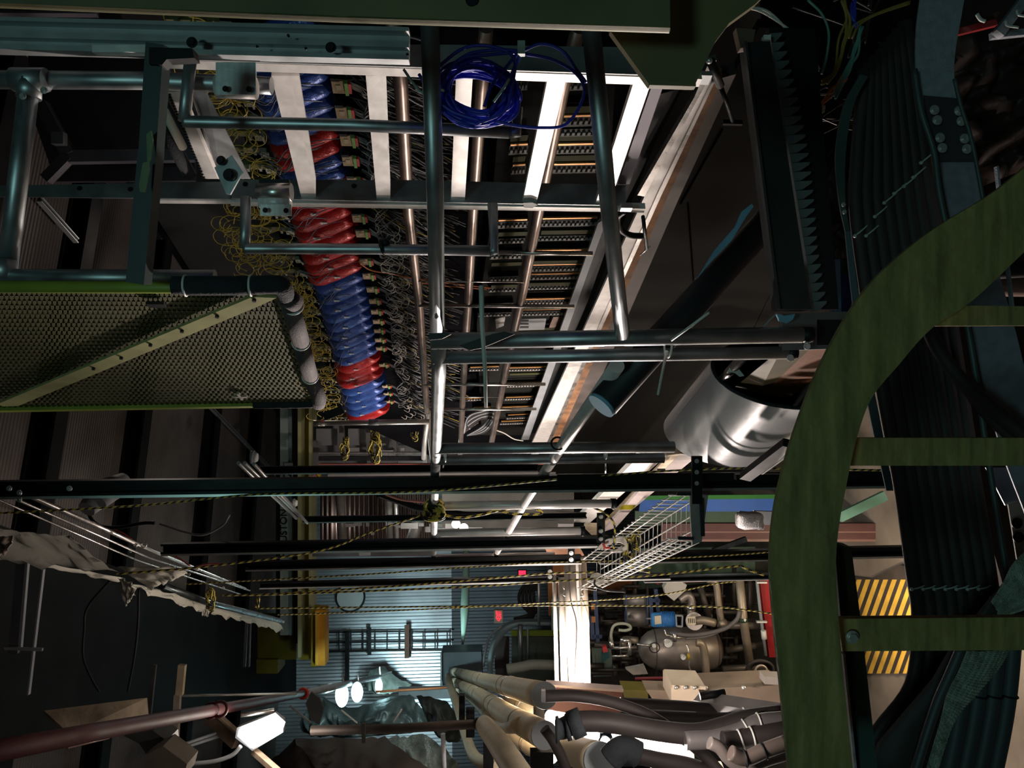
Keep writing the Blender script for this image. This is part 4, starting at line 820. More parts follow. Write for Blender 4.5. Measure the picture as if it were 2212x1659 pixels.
# ---------------------------------------------------------------- ropes (yellow and black twist)
RK = mat('black_rope_strand', (.02, .02, .018), 0, .7, .2, 20); RY = mat('yellow_rope_strand', (.58, .47, .08), 0, .6, .1, 20)
def rope(L, t, label, r=.006, n=1.5, group=None):
    r *= .72
    P0 = [W(x, y, t if not isinstance(t, (list, tuple)) else t[0]+(t[1]-t[0])*i/(len(L)-1)) for i, (x, y) in enumerate(L)]
    P = spl(P0, 6); ln = sum((P[i+1]-P[i]).length for i in range(len(P)-1)); m = max(8, int(ln/(r*1.3))); m = min(m, 700)
    Q = []; acc = 0; i = 0
    cum = [0]
    for i in range(len(P)-1): cum.append(cum[-1]+(P[i+1]-P[i]).length)
    i = 0
    for k in range(m+1):
        s = ln*k/m
        while i < len(P)-2 and cum[i+1] < s: i += 1
        f = (s-cum[i])/max(1e-9, cum[i+1]-cum[i]); Q.append(P[i]*(1-f)+P[i+1]*f)
    return one(MB().tube(Q, r, 6, 0, True, 6, 1, 1), 'rope', [RK, RY], label, 'rope', group)
rope([(-30, 1110), (300, 1092), (560, 1068), (900, 1062), (1200, 1036), (1400, 1020), (1560, 1012), (1680, 1012), (1920, 1016)], 3.35, 'yellow and black rope running along the longest strut')
rope([(250, 1240), (460, 1222), (690, 1190), (800, 1150), (940, 1103)], [4.2, 5.0], 'rope rising from the left to the knot on the guard rail', .008)
rope([(560, 1285), (750, 1273), (940, 1260), (1100, 1246), (1200, 1238), (1290, 1236)], 6.2, 'bright yellow rope crossing just above the round hole', .010)
rope([(480, 1286), (620, 1283), (1000, 1268), (1300, 1249), (1400, 1244), (1560, 1226), (1600, 1222)], 6.0, 'bright yellow rope tied to the paper edge and running to the pumps', .010)
rope([(555, 1314), (760, 1312), (980, 1310), (1200, 1308), (1420, 1309), (1560, 1312), (1700, 1330)], 6.4, 'thin rope stretched level below the round hole', .008)
rope([(600, 1328), (780, 1322), (1000, 1312), (1180, 1302), (1270, 1298), (1420, 1286), (1540, 1262), (1590, 1256)], 6.6, 'thin rope slanting up in front of the pump machinery', .007)
rope([(400, 1262), (620, 1250), (800, 1240), (1000, 1226), (1180, 1215), (1320, 1212), (1560, 1200), (1670, 1192)], 5.9, 'thin rope under the lowest strut pair', .007)
rope([(1600, 1222), (1620, 1232), (1650, 1242)], 5.8, 'short frayed rope tail beside the red panel', .012)
rope([(552, 1312), (556, 1296), (553, 1284), (560, 1288), (558, 1312)], 6.1, 'small rope loop hanging between two ropes', .009)
rope([(945, 1108), (990, 1118), (1040, 1112), (1090, 1100), (1150, 1098), (1170, 1110), (1110, 1110), (1060, 1100), (980, 1096)], 4.3, 'rope loops lying along the lower rail post', .010)
rope([(1262, 1090), (1290, 1100), (1312, 1112), (1326, 1130), (1328, 1150), (1326, 1185)], 4.6, 'rope hanging from the lower post end to the wire basket', .009)
kn = thing('rope_knot', W(940, 1105, 4.1), 'yellow and black rope knotted round the guard rail', 'rope')
for k in range(5): MB().tube([V(p) for p in [W(938, 1106, 4.1)+(sd*math.sin(a)*.03*(.6+.2*k)+up*math.cos(a)*.055*(1-.05*k)+fw*(.03*math.sin(a+k)))+sd*(.012*k-.02) for a in [j*math.pi/9 for j in range(19)]]], .010, 6, 0, False, 6, 1, 1).obj('rope_turn', [RK, RY], kn)
def hank(c, t, s, label, n=9):
    h = thing('rope_hank', W(*c, t), label, 'rope')
    for k in range(n):
        o = V((RND.uniform(-.2, .2), RND.uniform(-.2, .2), RND.uniform(-.1, .1)))*s; a0 = RND.uniform(-.3, .3); P = []
        for j in range(17):
            a = 2*math.pi*j/16; P.append(W(*c, t)+o+(sd*math.cos(a+a0)*s*(1+.35*math.sin(k*2.3))+up*(math.sin(a)*s*.38+s*.15*math.sin(a*3+k))+fw*math.sin(a)*s*.2))
        MB().tube(P, s*.062, 6, 0, False, 6, 1, 1).obj('rope_turn', [RK, RY], h)
    return h
hank((810, 968), 8.5, .13, 'dim hank of rope hanging behind the far rail, left')
hank((745, 970), 9, .10, 'small dim hank of rope left of the larger one')
hank((895, 930), 9, .09, 'dim hank of rope beside the copper tubes')
# ---------------------------------------------------------------- white wire basket tray
wb = thing('wire_basket', W(1400, 1180, 5), 'white wire basket cable tray running away from the longest strut', 'basket')
WM = mat('white_wire_coating', (.80, .78, .74), .1, .4, .06, 9)
VP = (950, 1434); T0 = 3.9
def bk(x, y, s): return W(VP[0]+(x-VP[0])*(1-s), VP[1]+(y-VP[1])*(1-s), T0/(1-s))
sec = [(1452, 1069), (1482, 1070), (1512, 1071), (1512, 1104), (1512, 1138), (1508, 1172), (1488, 1170), (1468, 1166), (1448, 1163)]
for x, y in sec: MB().tube([bk(x, y, s) for s in (0, .2, .38)], .0042, 6).obj('long_wire', WM, wb)
for k in range(24):
    s = .395*(k/23)**.85+.001
    MB().tube([bk(x, y, s) for x, y in ((1444, 1069), (1512, 1071), (1510, 1172), (1442, 1162))], .0040, 6).obj('cross_wire', WM, wb)
MB().prism([W(x, y, 3.88) for x, y in ((1490, 1068), (1530, 1070), (1516, 1170), (1496, 1178), (1492, 1120))], fw*.02).obj('end_plate', mat('clear_grey_plate', (.30, .33, .31), .3, .4, .2, 9), wb)
MB().bar(W(1515, 1076, 3.86), W(1518, 1158, 3.86), .02, .012, fw).obj('black_trim', RUBBER, wb)
MB().bar(W(1462, 1067, 3.86), W(1496, 1067, 3.86), .014, .012, fw).obj('black_trim', RUBBER, wb); MB().bar(W(1464, 1162, 3.86), W(1498, 1163, 3.86), .014, .012, fw).obj('black_trim', RUBBER, wb)
MB().ball(W(1289, 1252, 6.3), .055).obj('end_cap', WHITEPL, wb)
hank((1360, 1185), 5.2, .085, 'bright hank of yellow rope lying in the white wire basket', 10)
hank((1374, 1165), 5.1, .06, 'small rope hank standing up in the white wire basket', 6)
rope([(1340, 1215), (1370, 1228), (1404, 1236)], 5.3, 'rope tail hanging below the wire basket', .012)
rope([(1350, 1212), (1380, 1222), (1406, 1226)], 5.3, 'shorter rope tail above the other under the basket', .010)
wc = thing('white_cord_bundle', W(1320, 1175, 5.3), 'bundle of white cords with red ties in the wire basket', 'cord')
for k in range(8): MB().tube(spl([W(1295+RND.uniform(-8, 8), 1185+RND.uniform(-5, 5), 5.2), W(1315, 1170+RND.uniform(-6, 6), 5.2), W(1345, 1165+RND.uniform(-5, 8), 5.2), W(1352, 1182+RND.uniform(-4, 6), 5.2), W(1318, 1192, 5.2)]), .006, 6).obj('cord', LWIRE, wc)
MB().tube(spl([W(x, y, 5.15) for x, y in ((1303, 1174), (1308, 1184), (1318, 1182))]), .008, 6).obj('red_tie', REDPL, wc)
one(MB().tube(spl([W(x, y, 5.6) for x, y in ((1285, 1252), (1286, 1265), (1310, 1275), (1352, 1278))]), .007, 6), 'black_lead', CABLE, 'black lead hanging from the tip of the wire basket', 'wire')
# ---------------------------------------------------------------- far end of the hall
def card(L, t, m, nm, label, cat, th=.05, d=None, rib=0): return one(MB().prism([W(x, y, t) for x, y in L], (d or fw)*th), nm, m, label, cat)
# overhead crane girder and its letters
cg = thing('crane_girder', W(660, 1400, 15), 'yellow overhead crane girder crossing the hall below the ceiling', 'crane')
def xb(x0, x1, y0, y1, t, m, nm, par, th=.15): return MB().prism([W(x0, y0, t), W(x1, y0, t), W(x1, y1, t), W(x0, y1, t)], fw*th).obj(nm, m, par)
xb(648, 668, 860, 1425, 15.0, YELLOW, 'web', cg, .2); xb(643, 650, 860, 1420, 14.7, mat('pale_yellow_edge', (.62, .58, .30), 0, .5, .1, 3), 'upper_flange', cg, .4); xb(667, 673, 860, 1425, 14.7, MT['pale_yellow_edge'], 'lower_flange', cg, .4)
xb(552, 640, 1340, 1425, 15.6, mat('dark_mustard_paint', (.13, .095, .005), 0, .5, .15, 2), 'end_truck', cg, .5); xb(548, 600, 1425, 1455, 15.5, MT['dark_mustard_paint'], 'wheel_box', cg, .5)
xb(629, 643, 880, 1390, 15.2, MT['dark_mustard_paint'], 'walkway_side', cg, .1)
xb(605, 622, 870, 1372, 14.9, mat('pale_sea_green_paint', (.42, .52, .48), 0, .5, .05, 3), 'name_board', cg, .08)
xb(622, 630, 870, 1372, 15.0, mat('sea_grey_paint', (.20, .27, .27), 0, .5, .05, 3), 'board_edge', cg, .08)
xb(596, 606, 880, 1340, 14.95, BLACK, 'shadow_gap', cg, .08)
def text(s, P, right, upv, size, m, nm, parent, th=.004):
    cu = bpy.data.curves.new('t', 'FONT'); cu.body = s; cu.size = 1; cu.extrude = th/size; cu.align_x = 'CENTER'; cu.align_y = 'CENTER'; cu.offset = .01 if s[-1] != 'T' else 0
    o = bpy.data.objects.new('t', cu); COL.objects.link(o); bpy.context.view_layer.update()
    me = bpy.data.meshes.new_from_object(o.evaluated_get(bpy.context.evaluated_depsgraph_get())); bpy.data.objects.remove(o)
    n = right.cross(upv)
    vs = [P+(right*v.co.x+upv*v.co.y)*size+n*(v.co.z*size) for v in me.vertices]
    return MB().add(vs, [list(p.vertices) for p in me.polygons]).obj(nm, m, parent)
text('HOUSTON', W(613.5, 1152, 14.85), sd, up, .185, BLACK, 'lettering', cg)
text('2', W(622, 1026, 14.8), sd, up, .22, BLACK, 'lettering', cg)
xb(614, 632, 1000, 1046, 14.85, mat('pale_grey_plate', (.42, .45, .44), 0, .5, .05, 3), 'number_plate', cg, .03)
ob_ = thing('crane_trolley_box', W(690, 1440, 14.2), 'orange box hanging below the yellow crane girder', 'box')
xb(672, 684, 1316, 1440, 14.3, YELLOW, 'side', ob_, .3); xb(682, 702, 1318, 1438, 14.2, mat('deep_orange_paint', (.60, .27, .015), 0, .5, .15, 3), 'face', ob_, .3); xb(681, 688, 1320, 1438, 14.15, mat('light_orange_paint', (.80, .42, .05), 0, .5, .15, 3), 'stripe', ob_, .05)
yb = thing('yellow_bracket', W(690, 1035, 13), 'yellow bracket with a pink rag beside the number plate', 'bracket')
MB().prism([W(x, y, 13) for x, y in ((682, 1015), (706, 1016), (700, 1023), (690, 1026), (695, 1040), (687, 1040), (684, 1024))], fw*.1).obj('bracket', YELLOW, yb); MB().prism([W(x, y, 12.9) for x, y in ((672, 1030), (680, 1024), (688, 1032), (682, 1040), (676, 1038))], fw*.06).obj('rag', mat('pink_rag', (.55, .18, .18), 0, .7, .1, 9), yb)
# end wall fittings
rd = W(757, 1290, 22.3); rd = WY(757, 1290, 21.80)
pc = thing('round_cover', rd, 'round grey cover over a duct hole in the corrugated end wall', 'cover'); MB().tube([rd, rd-AY*.06], .34, 36).obj('disc', mat('grey_cover', (.50, .50, .49), .0, .6, .1, 2), pc); MB().ring(rd, AY, .36, .03, 36, 6).obj('cut_edge', BLACK, pc)
cl2 = thing('wall_ladder_rack', WY(880, 1405, 21.6), 'black grid cable ladder fixed on the corrugated end wall', 'rack')
for y in (1366, 1388, 1407): MB().bar(WY(702, y, 21.7), WY(975, y-3, 21.7), .04, .04, AY).obj('long_bar', BLACKM, cl2)
for k in range(11): MB().bar(WY(706+k*26, 1362, 21.7), WY(706+k*26, 1405, 21.7), .03, .03, AY).obj('cross_bar', BLACKM, cl2)
for x, y0, y1, w in ((879, 1350, 1422, .12), (798, 1356, 1415, .09), (750, 1366, 1480, .10)): MB().bar(WY(x, y0, 21.5), WY(x, y1, 21.5), w, .08, AY).obj('upright', mat('rust_brown_bar', (.16, .08, .05), .2, .7, .3, 3) if x > 860 else BLACKM, cl2)
dc = thing('pale_duct', WY(1003, 1395, 19), 'slim pale green tapered duct beside the corrugated end wall', 'duct'); MB().tube([WY(1008, 1150, 19), WY(1004, 1320, 19), WY(999, 1398, 19)], [.065, .10, .02], 12).obj('duct', mat('mint_duct', (.42, .62, .50), 0, .5, .08, 3), dc)
card([(953, 1410), (1040, 1408), (1042, 1502), (956, 1502)], 17, mat('slate_cabinet', (.16, .19, .21), .1, .5, .1, 3), 'wall_cabinet', 'slate grey cabinet left of the start of the pipe stack', 'cabinet', .5)
one(MB().bar(W(953, 1409, 16.95), W(953, 1505, 16.95), .03, .05, fw), 'cabinet_edge', CHROME, 'bright post along the edge of the slate cabinet', 'post')
# exit signs
exm = mat('exit_red_glow', (1, .02, .06), em=2.2)
exb = mat('exit_sign_housing', (.45, .38, .28), 0, .6, .1, 5)
for (x, y, t, w, h, lab, ar) in ((1077, 1331, 17, 19, 29, 'glowing red exit sign with an arrow beside the curved grey duct', '<EXIT'), (1075, 1433, 17, 12, 22, 'glowing red exit sign glimpsed upright above the pipe stack', 'EXIT')):
    es = thing('exit_sign', W(x, y, t), lab, 'sign'); MB().box(W(x, y, t+.05), up*(w/F*t/2), sd*(h/F*t/2), fw*.04).obj('housing', exb if ar[0] == '<' else BLACK, es)
    text(ar, W(x+1, y, t-.0), sd*(.52 if ar[0] == '<' else .66), up, w/F*t*.86 if ar[0] == '<' else w/F*t*.98, exm, 'lettering', es)
es = thing('exit_sign', W(1128, 1238, 17), 'small glowing red exit lamp above the other exit signs', 'sign'); MB().box(W(1128, 1238, 17), up*.075, sd*.05, fw*.02).obj('glowing_face', exm, es); MB().box(W(1128, 1238, 17.05), up*.10, sd*.07, fw*.03).obj('housing', BLACK, es)
# curved duct and cables by the exit signs
cdm = mat('blue_grey_duct', (.30, .40, .42), .1, .5, .1, 3)
cv = thing('curved_duct', W(1060, 1460, 16), 'grey blue curved cable duct bending down beside the exit sign', 'duct')
band_L = [(1190, 1344), (1120, 1344), (1085, 1358), (1062, 1388), (1053, 1430), (1053, 1470)]; band_R = [(1190, 1352), (1125, 1353), (1096, 1366), (1075, 1395), (1065, 1432), (1064, 1470)]
A_ = spl([W(x, y, 15.8) for x, y in band_L], 6); B_ = spl([W(x, y, 15.8) for x, y in band_R], 6)
MB().grid([[a, b] for a, b in zip(A_, B_)], th=fw*.2).obj('duct', cdm, cv); MB().tube(spl([W(x, y, 15.6) for x, y in ((1085, 1352), (1058, 1375), (1048, 1410), (1044, 1440))]), .025, 8).obj('hose', GREYPL, cv)
for k in range(5): one(MB().tube(spl([W(x, y, 16.2) for x, y in ((1162, 1252+k*5), (1140-k*-3, 1258+k*4), (1124+k*7, 1278), (1122+k*8, 1300), (1138+k*5, 1318), (1150, 1334-k*2), (1110, 1338))]), .035, 6), 'looped_cable', CABLE, f'black looped cable left of the orange wall, {["outermost","second","third","fourth","innermost"][k]} loop', 'cable')
for x, y0, y1, r, m, nm, l in ((1124, 1350, 1436, .05, GALV, 'steel_pipe', 'galvanised pipe below the curved duct'), (1164, 1236, 1350, .03, CHROME, 'strut_channel', 'slotted grey channel beside the looped cables'), (1140, 1352, 1430, .02, GREYPL, 'steel_pipe', 'thin grey pipe right of the galvanised one')):
    one(MB().tube([W(x, y0, 15.5), W(x, y1, 15.5)], r, 12), nm, m, l, 'pipe')
card([(1104, 1362), (1225, 1362), (1225, 1374), (1104, 1374)], 15.6, mat('lime_stripe', (.22, .30, .01), 0, .5, .1, 3), 'lime_bar', 'lime yellow bar behind the galvanised pipes', 'bar')
card([(1105, 1376), (1225, 1376), (1225, 1470), (1105, 1470)], 16, mat('teal_wall_panel', (.10, .13, .11), 0, .6, .4, 1), 'machine_panel', 'dull green panel behind the galvanised pipe', 'panel')
card([(1192, 1294), (1212, 1294), (1212, 1362), (1192, 1362)], 14.5, mat('powder_blue_box', (.28, .50, .52), 0, .5, .1, 3), 'electrical_box', 'powder blue electrical box left of the bright riser', 'box', .2)
card([(1070, 1376), (1100, 1376), (1100, 1480), (1070, 1480)], 16.4, mat('dark_brown_slats', (.05, .035, .03), 0, .6, .3, 4), 'slatted_panel', 'dark brown slatted panel behind the lower exit sign', 'panel')
for k in range(6): pass
card([(1182, 1216), (1262, 1216), (1262, 1330), (1185, 1330)], 15, MBROWN, 'orange_panel', 'orange brown wall panel behind the bright riser', 'panel')
card([(1240, 1256), (1372, 1252), (1360, 1292), (1300, 1288), (1240, 1300)], 14.8, MBROWN, 'orange_panel', 'orange brown wall panel behind the black tipped wire basket', 'panel')
# pale green back walls above the machinery
card([(1380, 1185), (1690, 1180), (1690, 1290), (1380, 1290)], 15.2, PGREEN, 'green_wall_panel', 'pale green wall panel above the pump machinery', 'wall panel')
card([(1372, 1104), (1940, 1104), (1940, 1135), (1372, 1135)], 14.8, PGREEN, 'green_wall_panel', 'pale green wall strip below the cobalt blue panel', 'wall panel')
card([(1384, 1079), (1700, 1076), (1700, 1105), (1380, 1105)], 13.2, CBLUE, 'cobalt_panel', 'cobalt blue panel strip between the wire basket and the curved ladder', 'panel')
card([(1384, 1071), (1700, 1068), (1700, 1077), (1384, 1080)], 13.1, KGREEN, 'green_edge', 'grass green strip along the cobalt blue panel', 'panel')
mb_ = thing('maroon_girder', W(1520, 1150, 11), 'maroon steel girder standing behind the foil covered box', 'girder')
for y0, y1, m, nm in ((1131, 1148, MAROON, 'flange'), (1148, 1151, mat('pink_edge', (.20, .11, .09), 0, .5, .1, 3), 'edge'), (1151, 1165, MAROON, 'web'), (1165, 1170, MT['pink_edge'], 'lower_edge')):
    MB().prism([W(x, y, 11) for x, y in ((1430, y0), (1990, y0), (1990, y1), (1430, y1))], fw*.1).obj(nm, m, mb_)
fb = thing('foil_box', W(1620, 1125, 7), 'box wrapped in crumpled silver foil between the basket and the ladder', 'box')
G = []
cc_ = W(1619, 1124, 7)
for i in range(13):
    a = math.pi*i/12; row = []
    for j in range(25):
        b = 2*math.pi*j/24; f = lambda v: math.copysign(abs(v)**.45, v)
        row.append(cc_+up*(.115*f(math.cos(a)))+sd*(.075*f(math.sin(a))*f(math.cos(b)))+fw*(.07*f(math.sin(a))*f(math.sin(b)))+V((1, 1, 1))*(.010*noise.noise(V((i*.9, j*.9, 2)))))
    G.append(row)
MB().grid(G).obj('foil', mat('crumpled_foil', (.55, .54, .56), .8, .35, .2, 30, .8), fb); MB().prism([W(x, y, 6.95) for x, y in ((1618, 1138), (1652, 1138), (1650, 1145), (1630, 1144))], fw*.03).obj('loose_flap', MT['crumpled_foil'], fb)
card([(1630, 1104), (1680, 1106), (1680, 1134), (1640, 1134)], 7.3, GREYPL, 'junction_box', 'grey junction box behind the foil covered box', 'box')
for a, b, l in (((1540, 1190), (1612, 1164), 'dark diagonal strut on the pale green wall'), ((1812, 1118), (1912, 1070), 'teal diagonal angle right of the curved ladder')):
    one(MB().bar(W(*a, 10), W(*b, 10), .06 if a[0] < 1700 else .12, .06, fw), 'diagonal_strut', BLACKM if a[0] < 1700 else mat('teal_angle', (.12, .26, .20), .1, .5, .1, 4), l, 'strut')
tags = one(MB().prism([W(x, y, 5.0) for x, y in ((1345, 1091), (1375, 1091), (1366, 1101), (1337, 1101))], fw*.005), 'yellow_label', mat('bright_yellow_label', (.85, .68, .02), 0, .5, .05, 9), 'bright yellow label stuck on the diagonal beam', 'label')
# diagonal pale beams right of the middle rail
db = thing('diagonal_beam', W(1350, 1050, 5), 'pale steel beam with wooden edge running along the umber wall', 'beam')
XD = 1.55
for L, m, nm in (([(1382, 984), (1440, 984), (1300, 1130), (1240, 1128)], ALU, 'flange'), ([(1440, 984), (1470, 980), (1330, 1118), (1282, 1160), (1262, 1140)], mat('stained_beam_edge', (.42, .34, .25), 0, .7, .3, 9), 'web'), ([(1470, 980), (1508, 984), (1345, 1118), (1285, 1166)], mat('pinkish_steel', (.40, .34, .33), .5, .45, .1, 6), 'lower_flange')):
    MB().prism([WX(x, y, XD) for x, y in L], AX*.05).obj(nm, m, db)
MB().prism([WX(x, y, 1.4) for x, y in ((1386, 1055), (1420, 1020), (1438, 1020), (1330, 1140), (1300, 1150))], AX*.03).obj('lower_flange', MT['pinkish_steel'], db)
card([(1168, 1160), (1235, 1150), (1262, 1200), (1190, 1216)], 9, mat('copper_brown_plate', (.36, .18, .10), .3, .5, .2, 5), 'copper_plate', 'copper brown plate behind the ends of the lowest rail posts', 'plate')
# red panel, rod and hazard plate
card([(1640, 1242), (1690, 1242), (1700, 1420), (1662, 1420)], 12, mat('signal_red_panel', (.42, .015, .02), 0, .5, .1, 3), 'red_panel', 'signal red panel just left of the curved green ladder', 'panel', .1)
wr = thing('wall_rod', W(1645, 1350, 11.7), 'grey rod with clips and a tag beside the red panel', 'rod'); MB().tube([W(1634, 1244, 11.8), W(1642, 1320, 11.8), W(1654, 1416, 11.8)], .025, 8).obj('rod', GREYPL, wr)
for y in (1258, 1343): MB().bar(W(1634, y, 11.7), W(1656, y, 11.7), .025, .05, fw).obj('clip', WHITEPL, wr)
MB().tube([W(1649, 1362, 11.7), W(1651, 1380, 11.7)], .04, 10).obj('tag', WHITEPL, wr)
hz = mat('hazard_plate_base', (.045, .035, .028), 0, .7, .3, 4); hy = mat('worn_hazard_yellow', (.75, .44, .06), 0, .6, .35, 3, .2)
hp = thing('hazard_plate', WZ(1900, 1340, -5.98), 'floor plate with yellow and black hazard stripes seen behind the struts', 'floor plate')
ZH = -5.95
MB().prism([WZ(x, y, ZH) for x, y in ((1840, 1245), (1880, 1250), (1945, 1220), (1960, 1225), (1990, 1452), (1845, 1455))], -AZ*.03).obj('plate', hz, hp)
for k in range(-4, 12):
    y0 = 1235+k*24; L = [(1838, y0+52), (1838, y0+40), (1985, y0-150), (1985, y0-120)]
    x0 = 1815+k*19
    L = [(x0, 1460), (x0+10, 1460), (x0+10+80, 1235), (x0+80, 1235)]
    L = [(min(1985, max(1842, x)), y) for x, y in L]
    if L[1][0]-L[0][0] < 1 and L[2][0]-L[3][0] < 1: continue
    def cut(xa, ya, xb_, yb_, X): return ya+(yb_-ya)*(X-xa)/(xb_-xa)
    xs0, xs1 = x0, x0+10; P = []
    lo_ = cut(xs0, 1460, xs0+80, 1235, 1842) if xs0 < 1842 else 1455; lo2 = cut(xs1, 1460, xs1+80, 1235, 1842) if xs1 < 1842 else 1455
    hi_ = cut(xs0, 1460, xs0+80, 1235, 1985) if xs0+80 > 1985 else 1252; hi2 = cut(xs1, 1460, xs1+80, 1235, 1985) if xs1+80 > 1985 else 1252
    f = lambda xx, yy: xx+(1460-yy)/225*80
    P = [(f(xs0, lo_), lo_), (f(xs1, lo2), lo2), (f(xs1, hi2), hi2), (f(xs0, hi_), hi_)]
    if lo_ <= hi_ or lo2 <= hi2: continue
    MB().prism([WZ(x, y, ZH+.004) for x, y in P], -AZ*.003).obj('yellow_stripe', hy, hp)
card([(1838, 1180), (1960, 1178), (1960, 1252), (1840, 1262)], 12.5, mat('pale_floor_edge', (.20, .16, .12), 0, .7, .2, 3), 'floor_edging', 'pale tan panel above the hazard striped plate', 'panel')
card([(1812, 1075), (1935, 1072), (1935, 1118), (1812, 1126)], 12.8, mat('cream_treads', (.20, .175, .15), 0, .7, .3, 8), 'tread_panel', 'cream perforated panel behind the teal diagonal angle', 'panel')
card([(1875, 1452), (1965, 1452), (1945, 1540), (1890, 1545)], 12.5, mat('dim_grey_panel', (.09, .085, .07), 0, .6, .2, 3), 'floor_panel', 'dim grey panel below the hazard striped plate', 'panel')
for k, x in enumerate((1892, 1903, 1936)): one(MB().tube([W(x, 1455, 12), W(x+14, 1535, 12)], .03, 8), 'steel_tube', CHROME if k < 2 else GREYPL, f'thin bright tube below the hazard plate, {["left","middle","right"][k]} of three', 'tube')
# bright riser pipes with cables
rz = thing('cable_riser', W(1240, 1470, 7.5), 'brightly lit white pipe strapped with cables, running down from the struts', 'pipe')
MB().tube([W(1236, 1206, 7.2), W(1239, 1330, 7.3), W(1245, 1476, 7.4)], [.078, .075, .070], 24).obj('pipe', mat('white_riser_paint', (.50, .45, .40), .1, .45, .08, 3), rz)
MB().tube([W(1256, 1206, 7.35), W(1262, 1330, 7.4), W(1266, 1476, 7.5)], .045, 16).obj('second_pipe', mat('tan_riser_paint', (.45, .36, .28), .1, .5, .1, 3), rz)
for L, m, r in (([(1231, 1206), (1232, 1290), (1245, 1345), (1243, 1420), (1240, 1476)], CABLE, .006), ([(1246, 1206), (1250, 1290), (1262, 1400), (1264, 1476)], LWIRE, .013), ([(1255, 1290), (1270, 1330), (1271, 1370), (1262, 1420), (1254, 1476)], LWIRE, .006)): MB().tube(spl([W(x, y, 7.08) for x, y in L]), r, 8).obj('cable', m, rz)
for y in (1269, 1284): MB().ring(W(1239, y, 7.3), sd, .092, .008, 24, 6).obj('strap', WHITEPL, rz)
for x, r, l, y0 in ((1197, .020, 'thin bright pipe left of the strapped riser', 1240), (1213, .034, 'bright pipe with a rounded top next to the strapped riser', 1246)): one(MB().tube([W(x, y0, 7.6), W(x+6, 1474, 7.6)], r, 14), 'riser_pipe', MT['white_riser_paint'], l, 'pipe')
# ---------------------------------------------------------------- pump machinery on its stage
TM = 12.0
def mt(L, r, m, nm, par, t=TM, n=14): return MB().tube(spl([W(x, y, t) for x, y in L], 5), r, n).obj(nm, m, par)
PST = mat('stained_pipe_steel', (.34, .29, .22), .6, .45, .25, 4)
one(MB().prism([W(x, y, 13.6) for x, y in ((1265, 1290), (1665, 1255), (1700, 1500), (1180, 1500))], fw*.2), 'machine_backdrop', mat('dark_machine_bay', (.03, .028, .026), 0, .8, .4, 1.5), 'dark back of the pump machinery bay', 'wall panel')
tk = thing('pressure_tank', W(1470, 1400, TM), 'large brushed steel pressure tank with domed ends and two gauges', 'tank')
P = [W(x, 1402, TM) for x in (1378, 1381, 1388, 1400, 1416, 1436, 1460, 1500, 1520, 1540, 1552, 1558, 1561)]
H = [2, 14, 26, 36, 42, 45, 46, 46, 44, 40, 32, 18, 3]
MB().tube(P, [h/F*TM for h in H], 32).obj('shell', TANKM, tk)
for x in (1412, 1545): MB().ring(W(x, 1402, TM), up, (41 if x < 1500 else 37)/F*TM, .008, 32, 5).obj('weld_band', mat('dark_weld', (.12, .10, .09), .5, .5, .2, 9), tk)
for (x, y, r) in ((1443, 1389, 9), (1476, 1419, 6)):
    g = MB().tube([W(x, y, 11.55), W(x, y, 11.5)], r/F*TM, 24).obj('gauge', WHITEPL, tk); MB().ring(W(x, y, 11.5), fw, r/F*TM, .008, 24, 6).obj('bezel', STEEL, g); MB().bar(W(x, y, 11.48), W(x+r*.5, y-r*.4, 11.48), .004, .002, fw).obj('needle', BLACK, g)
mt([(1378, 1384), (1350, 1382), (1345, 1398)], .05, PST, 'inlet_pipe', tk, 11.7)
one(MB().prism([W(x, y, 11.8) for x, y in ((1352, 1446), (1392, 1438), (1400, 1456), (1368, 1458))], fw*.1), 'white_bag', mat('off_white_cloth', (.42, .40, .36), 0, .8, .2, 4), 'crumpled off white cloth under the pressure tank', 'cloth')
bp = thing('bent_pipe', W(1525, 1470, 11), 'stained elbow pipe in front of the pressure tank', 'pipe'); MB().tube(spl([W(x, y, 11.3) for x, y in ((1504, 1388), (1514, 1390), (1520, 1402), (1524, 1430), (1526, 1475))], 5), .056, 16).obj('pipe', PST, bp); MB().tube([W(1527, 1463, 11.28), W(1528, 1484, 11.28)], .064, 16).obj('dark_joint', BLACKM, bp)
tp_ = thing('tall_pipe', W(1610, 1430, 11), 'long straight stained pipe left of the red panel', 'pipe'); MB().tube([W(1597, 1246, 11.4), W(1606, 1340, 11.4), W(1620, 1435, 11.4)], .060, 18).obj('pipe', PST, tp_)
MB().tube([W(1605, 1335, 11.38), W(1606, 1343, 11.38)], .064, 18).obj('green_band', mat('dark_green_band', (.03, .06, .03), 0, .5, .1, 9), tp_); MB().prism([W(x, y, 11.2) for x, y in ((1607, 1337), (1612, 1337), (1612, 1340), (1609.5, 1344), (1607, 1340))], fw*.01).obj('white_arrow', WHITEPL, tp_)
ep = thing('bent_pipe', W(1555, 1340, 11.6), 'stained pipe curving over the top of the machinery', 'pipe'); MB().tube(spl([W(x, y, 11.7) for x, y in ((1528, 1252), (1540, 1254), (1548, 1266), (1552, 1300), (1558, 1345))], 5), .052, 16).obj('pipe', PST, ep); MB().tube([W(1558, 1338, 11.7), W(1562, 1350, 11.7)], [.055, .10], 16).obj('flared_foot', PST, ep)
dm = thing('separator_drum', W(1480, 1395, 12), 'dark drum behind the blue motor', 'drum'); MB().tube([W(1512, 1268, 12.3), W(1530, 1330, 12.3)], .05, 14).obj('pipe', mat('dark_pipe', (.10, .09, .075), .5, .5, .3, 4), dm)
bm = thing('blue_motor', W(1450, 1340, 11.6), 'bright blue ribbed pump motor with a cream nameplate', 'motor')
